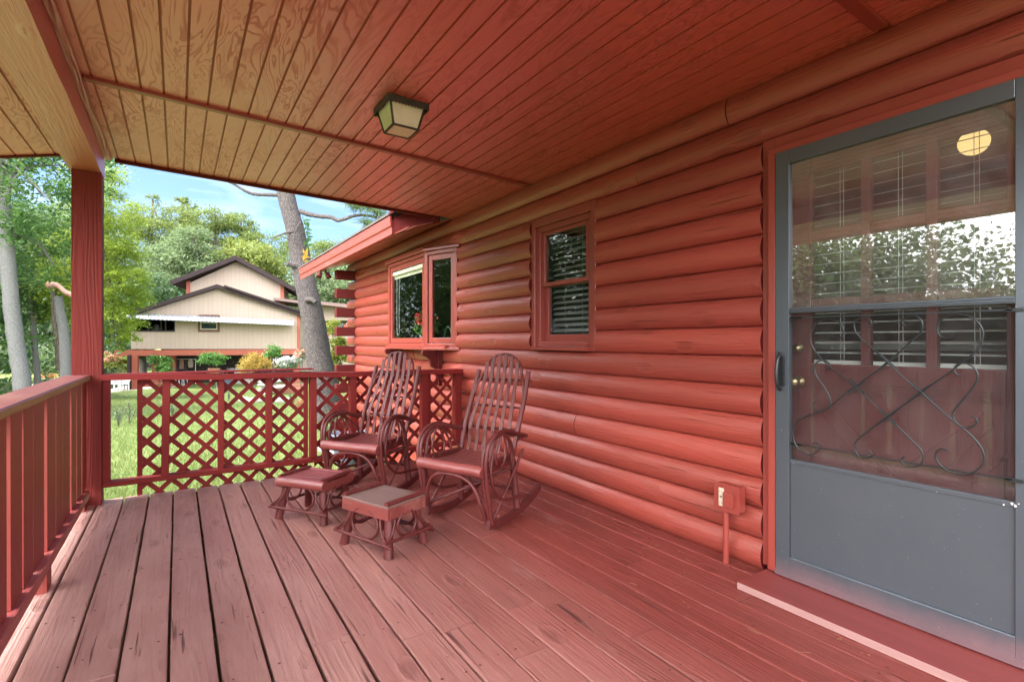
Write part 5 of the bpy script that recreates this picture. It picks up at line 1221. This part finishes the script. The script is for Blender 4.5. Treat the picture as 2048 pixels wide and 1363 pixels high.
plant('patio_bush', 'yellow green bush beside the grey corner post of the neighbour house', 'shrub', 249, 30.5, [(248, 716, 30.5, 10, 9), (252, 730, 30.5, 9, 14)], 900, .14, LY, 103)
plant('potted_shrub', 'potted shrub with two round bushy heads in front of the red house posts', 'potted plant', 320, 30, [(308, 720, 30, 10, 9), (333, 722, 30, 9, 9), (330, 735, 29.8, 10, 8), (318, 738, 29.8, 8, 6)], 1400, .15, LP, 104, pot=(.28, .32))
t = plant('potted_shrub', 'round green shrub in a terracotta pot on a wire stand', 'potted plant', 428, 29.5, [(427, 716, 29.5, 20, 8), (416, 716, 29.5, 12, 8), (438, 719, 29.5, 11, 8)], 1800, .14, LP, 105, z=gnd(428, 29.5)[2]+.55, pot=(.29, .72))
mb = MB()
for a in range(4): mb.tube([(.36*math.cos(a*1.57+.4), .36*math.sin(a*1.57+.4), -.56), (.2*math.cos(a*1.57+.4), .2*math.sin(a*1.57+.4), 0), (.42*math.cos(a*1.57+.4), .42*math.sin(a*1.57+.4), .62)], .014, 6)
link('wire_stand', mb, M['awning'], t)
plant('croton_shrub', 'spiky orange and yellow shrub before the dark space under the house', 'shrub', 508, 27.5, [(508, 722, 27.5, 20, 13), (492, 735, 27.5, 14, 9), (530, 731, 27.5, 14, 9), (505, 710, 27.5, 12, 6)], 2600, .17, LOR, 106, aspect=.16, up=-.1)
plant('standard_tree', 'small clipped tree with round green head on a thin stem', 'small tree', 546, 27, [(546, 698, 27, 13, 9), (545, 708, 27, 12, 7), (552, 706, 27, 9, 7)], 1200, .12, LP, 107, stem=.03)
t = plant('flower_trough', 'terracotta trough of white flowers near the pine trunk', 'planter', 577, 25.5, [(575, 727, 25.5, 18, 8), (590, 730, 25.5, 10, 7)], 900, .10, LS, 108, z=gnd(577, 25.5)[2]+.35); b = t.location
v, f = leaves([(q[0]-b.x, q[1]-b.y, q[2]-b.z, *q[3:]) for q in (blob(572, 722, 25.4, 18, 7), blob(583, 718, 25.4, 12, 6))], 700, .11, 109); fast_mesh('blossom', v, f, LW, t)
mb = MB(); mb.prism([(-.6, -.35), (.6, -.35), (.7, .12), (-.7, .12)], 'y', -.2, .2); link('trough', mb, M['terracotta'], t)
t = plant('potted_orchid', 'pink and white orchids in a red pot left of the pine trunk', 'potted plant', 602, 25, [(598, 716, 25, 9, 10), (606, 708, 25, 7, 9)], 500, .09, LS, 110, pot=(.2, .3)); b = t.location
v, f = leaves([(q[0]-b.x, q[1]-b.y, q[2]-b.z, *q[3:]) for q in (blob(597, 708, 24.9, 9, 8), blob(606, 704, 24.9, 5, 6))], 260, .10, 111); fast_mesh('blossom', v, f, LPK, t)
plant('corner_shrub', 'tall light green shrub between the pine trunk and the corner logs', 'shrub', 672, 13.2, [(665, 655, 13.2, 16, 14), (676, 680, 13.2, 16, 16), (662, 700, 13.2, 14, 18), (680, 715, 13.2, 15, 18), (668, 740, 13.2, 18, 18), (685, 690, 13.2, 8, 12), (664, 765, 13.2, 16, 16)], 4200, .075, LY, 112, stem=.012)
def straps(name, label, u, D, n, L, mat, seed, group=None, w=.016):
    b = gnd(u, D); t = thing(name, label, 'plant', b, 0, group); g = np.random.default_rng(seed); mb = MB()
    for i in range(n):
        a = g.uniform(0, 6.28); l = L*g.uniform(.6, 1.1); lean = g.uniform(.25, .8); d = Vector((math.cos(a), math.sin(a), 0)); s = Vector((-d.y, d.x, 0))*w*g.uniform(.6, 1.2)
        p = [d*(l*lean*q*.9) + Vector((0, 0, l*(q - .45*lean*q*q))) for q in (0, .35, .7, 1)]
        vs = []
        for q, ww in zip(p, (1, 1, .75, .1)): vs += [q - s*ww, q + s*ww]
        mb.add(vs, [(0, 1, 3, 2), (2, 3, 5, 4), (4, 5, 7, 6)])
    link('leaf_blades', mb, mat, t); return t
LB = leafm('strap_leaf', (.05, .12, .03), (.15, .22, .09)); LR = leafm('red_bromeliad_leaf', (.30, .10, .06), (.34, .22, .10))
for i, (u, D, n, L, mt, lb_) in enumerate(((668, 10.5, 46, .55, LB, 'clump of long strap leaves right of the pine base'), (655, 9.2, 40, .5, LB, 'clump of strap leaves in front of the pine base'), (640, 13.5, 34, .45, LR, 'reddish rosette plant left of the pine base'), (600, 14.0, 34, .5, LR, 'reddish spiky plant in the bed beyond the lattice'), (690, 9.5, 36, .6, LB, 'clump of strap leaves beside the corner logs'), (585, 16.5, 30, .5, LB, 'pale strap leaved plant at the edge of the garden bed'))):
    straps('strap_leaf_plant', lb_, u, D, n, L, mt, 120+i, 'strap leaved plants round the pine')
for i, (u, D, lb_) in enumerate(((236, 11.0, 'twiggy weed standing in the lawn beside the first lattice strip'), (258, 11.6, 'smaller weed in the lawn right of the twiggy one'), (457, 20, 'small leafy plant far out on the lawn'), (345, 12.5, 'small weed in the lawn behind the second lattice bay'))):
    b = gnd(u, D); t = thing('lawn_weed', lb_, 'weed', b, 0, 'weeds in the lawn'); mb = MB(); g = random.Random(130+i)
    for q in range(9):
        a = g.uniform(0, 6.28); e = Vector((.22*math.cos(a)*g.random(), .22*math.sin(a)*g.random(), g.uniform(.25, .5))); mb.tube([(0, 0, 0), e*.5+Vector((.02, 0, .03)), e], .004, 5)
        for w_ in range(14):
            p = e*g.uniform(.35, 1.0); d = Vector((g.uniform(-1, 1), g.uniform(-1, 1), g.uniform(-.1, .8))).normalized()*.07; s = d.cross(Vector((g.uniform(-1,1), 0, 1))).normalized()*.011; mb.add([p, p+d*.5+s, p+d, p+d*.5-s], [(0, 1, 2, 3)], 1)
    link('weed_leaves', mb, [M['brown_bark'], LS], t)
# stones
M['stone'] = plain('pale_stone', (.42, .39, .36), .9, nscale=5, var=.25, bump=.5, bdist=.01)
def stone(label, u, D, sx, sy, sz_, seed, dz=0.0, group=None, name='stone'):
    b = gnd(u, D); g = random.Random(seed); t = thing(name, label, 'stone', (b[0], b[1], b[2]+dz), g.uniform(0, 3), group); mb = MB(); prof = []
    n = 14; vs = []; fs = []
    for i, (r, z) in enumerate(((.85, -.02), (1, .25), (.97, .6), (.8, .92), (.3, 1.0))):
        for q in range(n): a = 6.283*q/n; k_ = r*(1+.14*math.sin(2*a+seed)+g.uniform(-.06, .06)); vs.append((sx*k_*math.cos(a), sy*k_*math.sin(a), sz_*z))
    for i in range(4):
        for q in range(n): fs.append((i*n+q, i*n+(q+1) % n, (i+1)*n+(q+1) % n, (i+1)*n+q))
    fs += [tuple(reversed(range(n))), tuple(range(4*n, 5*n))]; mb.add(vs, fs); link('stone_body', mb, M['stone'], t); return t
stone('white rounded stone behind the far rocking chair', 703, 7.6, .16, .13, .22, 1); stone('smaller pale stone left of the white rounded stone', 677, 7.9, .14, .11, .16, 2); stone('flat pale stone furthest left of the stones behind the far chair', 652, 8.2, .15, .1, .12, 5)
for i in range(6): stone(['lowest flat slab of the stone stack by the orange shrub', 'flat slab second from the bottom of the stone stack', 'middle flat slab of the stone stack', 'upper flat slab of the stone stack', 'topmost flat slab of the stone stack', 'flat slab lying right of the stone stack'][i], (528, 532, 538, 534, 541, 562)[i], 24.5, .75-.05*i, .35, .14, 10+i, .14*i if i < 5 else .3, 'flat slabs stacked in the garden', 'stone_slab')
for i, (u, D, lb_) in enumerate(((488, 19.5, 'left edging block of the garden bed'), (508, 19.2, 'middle edging block of the garden bed'), (560, 18.4, 'edging block of the bed behind the fourth lattice bay'))): stone(lb_, u, D, .42, .16, .2, 30+i, 0, 'edging stones of the garden bed', 'edging_stone')
# pot behind the railing at the cabin wall, and a hanging red trough box between the corner logs
t = thing('garden_pot', 'large blue grey garden pot standing behind the lattice by the cabin corner', 'plant pot', gnd(697, 7.2)); mb = MB(); mb.lathe([(.15, 0), (.22, .30), (.24, .42), (.26, .43), (.26, .47), (.23, .47), (.21, .40), (.01, .39)], (0, 0, 0), 24); link('pot_body', mb, plain('blue_glaze', (.10, .13, .18), .35), t)
t = thing('garden_pot', 'small black pot with a pale rim beside the big blue grey pot', 'plant pot', gnd(735, 7.3)); mb = MB(); mb.lathe([(.11, 0), (.15, .34), (.165, .345), (.165, .38), (.14, .38), (.01, .33)], (0, 0, 0), 20); link('pot_body', mb, M['black'], t)
# pond wall with an urn of orange flowers
b = gnd(92, 27.5); t = thing('pond_wall', 'low pond wall of red brick with a pale cap', 'wall', (b[0], b[1], -1.9), -TH)
mb = MB(); mb.box(-1.2, 2.6, -.15, .15, -.6, .62); link('wall_body', mb, M['redpost'], t); mb = MB(); mb.box(-1.25, 2.65, -.25, .25, .621, .70); link('wall_cap', mb, plain('pale_cap', (.5, .45, .42), .8), t)
w = at(98, 757, 27.5); t = thing('flower_urn', 'dark urn of orange flowers standing on the pond wall', 'urn', (w.x, w.y, -1.199)); mb = MB(); mb.lathe([(.12, 0), (.10, .05), (.05, .12), (.16, .25), (.22, .38), (.2, .38)], (0, 0, 0), 18); link('urn_body', mb, M['blinddark'], t)
v, f = leaves([(0, 0, .46, .28, .28, .12)], 300, .12, 140); fast_mesh('blossom', v, f, leafm('orange_bloom', (.6, .25, .08), (.7, .4, .15)), t)
# geranium and hoop inside the bay window
t = thing('potted_geranium', 'red geranium in a white pot on the bay window ledge', 'potted plant', (2.50, 5.62, 1.1185)); mb = MB(); mb.lathe([(.055, 0), (.085, .10), (.092, .10), (.092, .12), (.08, .12), (.01, .105)], (0, 0, 0), 20); link('pot', mb, M['white'], t)
v, f = leaves([(0, 0, .22, .11, .15, .10), (.0, -.05, .34, .08, .1, .09)], 420, .05, 141, aspect=.7); fast_mesh('foliage', v, f, LP, t)
v, f = leaves([(-.06, .08, .33, .05, .06, .05), (-.05, -.04, .30, .05, .05, .05), (-.06, .02, .27, .05, .06, .04), (-.02, -.14, .33, .04, .05, .05)], 420, .03, 142, aspect=.9, clump=.4); fast_mesh('blossom', v, f, leafm('red_bloom', (.55, .03, .03), (.65, .08, .06)), t)
t = thing('plant_hoop', 'dark green arched hoop on the bay window ledge behind the side pane', 'plant hoop', (2.55, 5.15, 1.1185)); mb = MB(); mb.tube([(.0, .09*math.cos(a), .10+.11*math.sin(a)) for a in np.linspace(0, math.pi, 14)], .014, 8); mb.tube([(0, .09, 0), (0, .09, .10)], .014, 8); mb.tube([(0, -.09, 0), (0, -.09, .10)], .014, 8); link('hoop', mb, plain('green_hoop', (.04, .08, .05), .5), t)

# ================================================================== SKY, SUN, CAMERA
SUN = Vector((-.34, .12, 1)).normalized(); EL = math.asin(SUN.z); AZ = math.atan2(SUN.x, SUN.y)
w = bpy.data.worlds.new('World'); scene.world = w; w.use_nodes = True; nt = w.node_tree; k = NB(nt); bg = nt.nodes['Background']
sky = k.n('ShaderNodeTexSky', sky_type='NISHITA'); sky.sun_disc = False; sky.sun_elevation = EL; sky.sun_rotation = AZ; sky.air_density = 1.0; sky.dust_density = .6; sky.ozone_density = 1.5
tc = k.n('ShaderNodeTexCoord').outputs['Generated']; sx = k.n('ShaderNodeSeparateXYZ'); k.l(tc, sx.inputs[0])
n = k.noise(k.vmath('MULTIPLY', tc, (2.2, 2.2, 6)), 1, 7, .6, .4)
# unseen western cumulus, boosted to light the porch; thin wisps only to the north
west = k.math('MULTIPLY_ADD', sx.outputs[0], -1.7, -.55); south_fill = k.math('MULTIPLY_ADD', sx.outputs[1], -1.3, -.78)  # southern cloud added behind the camera as fill light
bank = k.math('MAXIMUM', west, south_fill); cov = k.math('ADD', bank, k.math('MULTIPLY_ADD', n, .9, -.45)); cov = k.math('MULTIPLY', cov, 1.8, clamp=True)
wisp = k.math('MULTIPLY', k.ramp(k.noise(k.vmath('MULTIPLY', tc, (3, 3, 16)), 1, 6, .6, .6), [(.48, 0), (.80, 1)]), .08)
cov = k.math('MAXIMUM', cov, wisp); hz_ = k.n('ShaderNodeMapRange', interpolation_type='SMOOTHSTEP'); k.l(sx.outputs[2], hz_.inputs[0]); hz_.inputs[1].default_value = .12; hz_.inputs[2].default_value = .5; hz_.inputs[3].default_value = .45; hz_.inputs[4].default_value = 1.0
CLOUD = 66.0
cl = k.vmath('SCALE', (CLOUD, CLOUD, CLOUD*1.03)); k.l(hz_.outputs[0], cl.node.inputs['Scale']); mixn = k.mix(cov, k.vmath('MULTIPLY', sky.outputs[0], (.78, .87, 1.0)), cl); k.l(mixn, bg.inputs[0]); bg.inputs[1].default_value = .085
sl = bpy.data.lights.new('sun', 'SUN'); sl.energy = 2.3; sl.angle = R(.5); sl.color = (1, .95, .87); so = bpy.data.objects.new('sun', sl); col.objects.link(so); so.rotation_euler = SUN.to_track_quat('Z', 'Y').to_euler()
cam = bpy.data.cameras.new('camera'); cam.sensor_width = 36; cam.lens = FPX/2048*36; cam.clip_start = .02; cam.clip_end = 2000
co = bpy.data.objects.new('camera', cam); col.objects.link(co); co.location = (0, 0, CH); co.rotation_euler = (R(90), 0, -TH); scene.camera = co
scene.render.engine = 'CYCLES'; cy = scene.cycles; cy.use_denoising = True; cy.max_bounces = 8; cy.diffuse_bounces = 4; cy.glossy_bounces = 4; cy.transparent_max_bounces = 16; cy.sample_clamp_indirect = 8; cy.caustics_reflective = False; cy.caustics_refractive = False
vs_ = scene.view_settings; vs_.view_transform = 'Standard'; vs_.look = 'None'; vs_.exposure = 1.8; vs_.gamma = 1
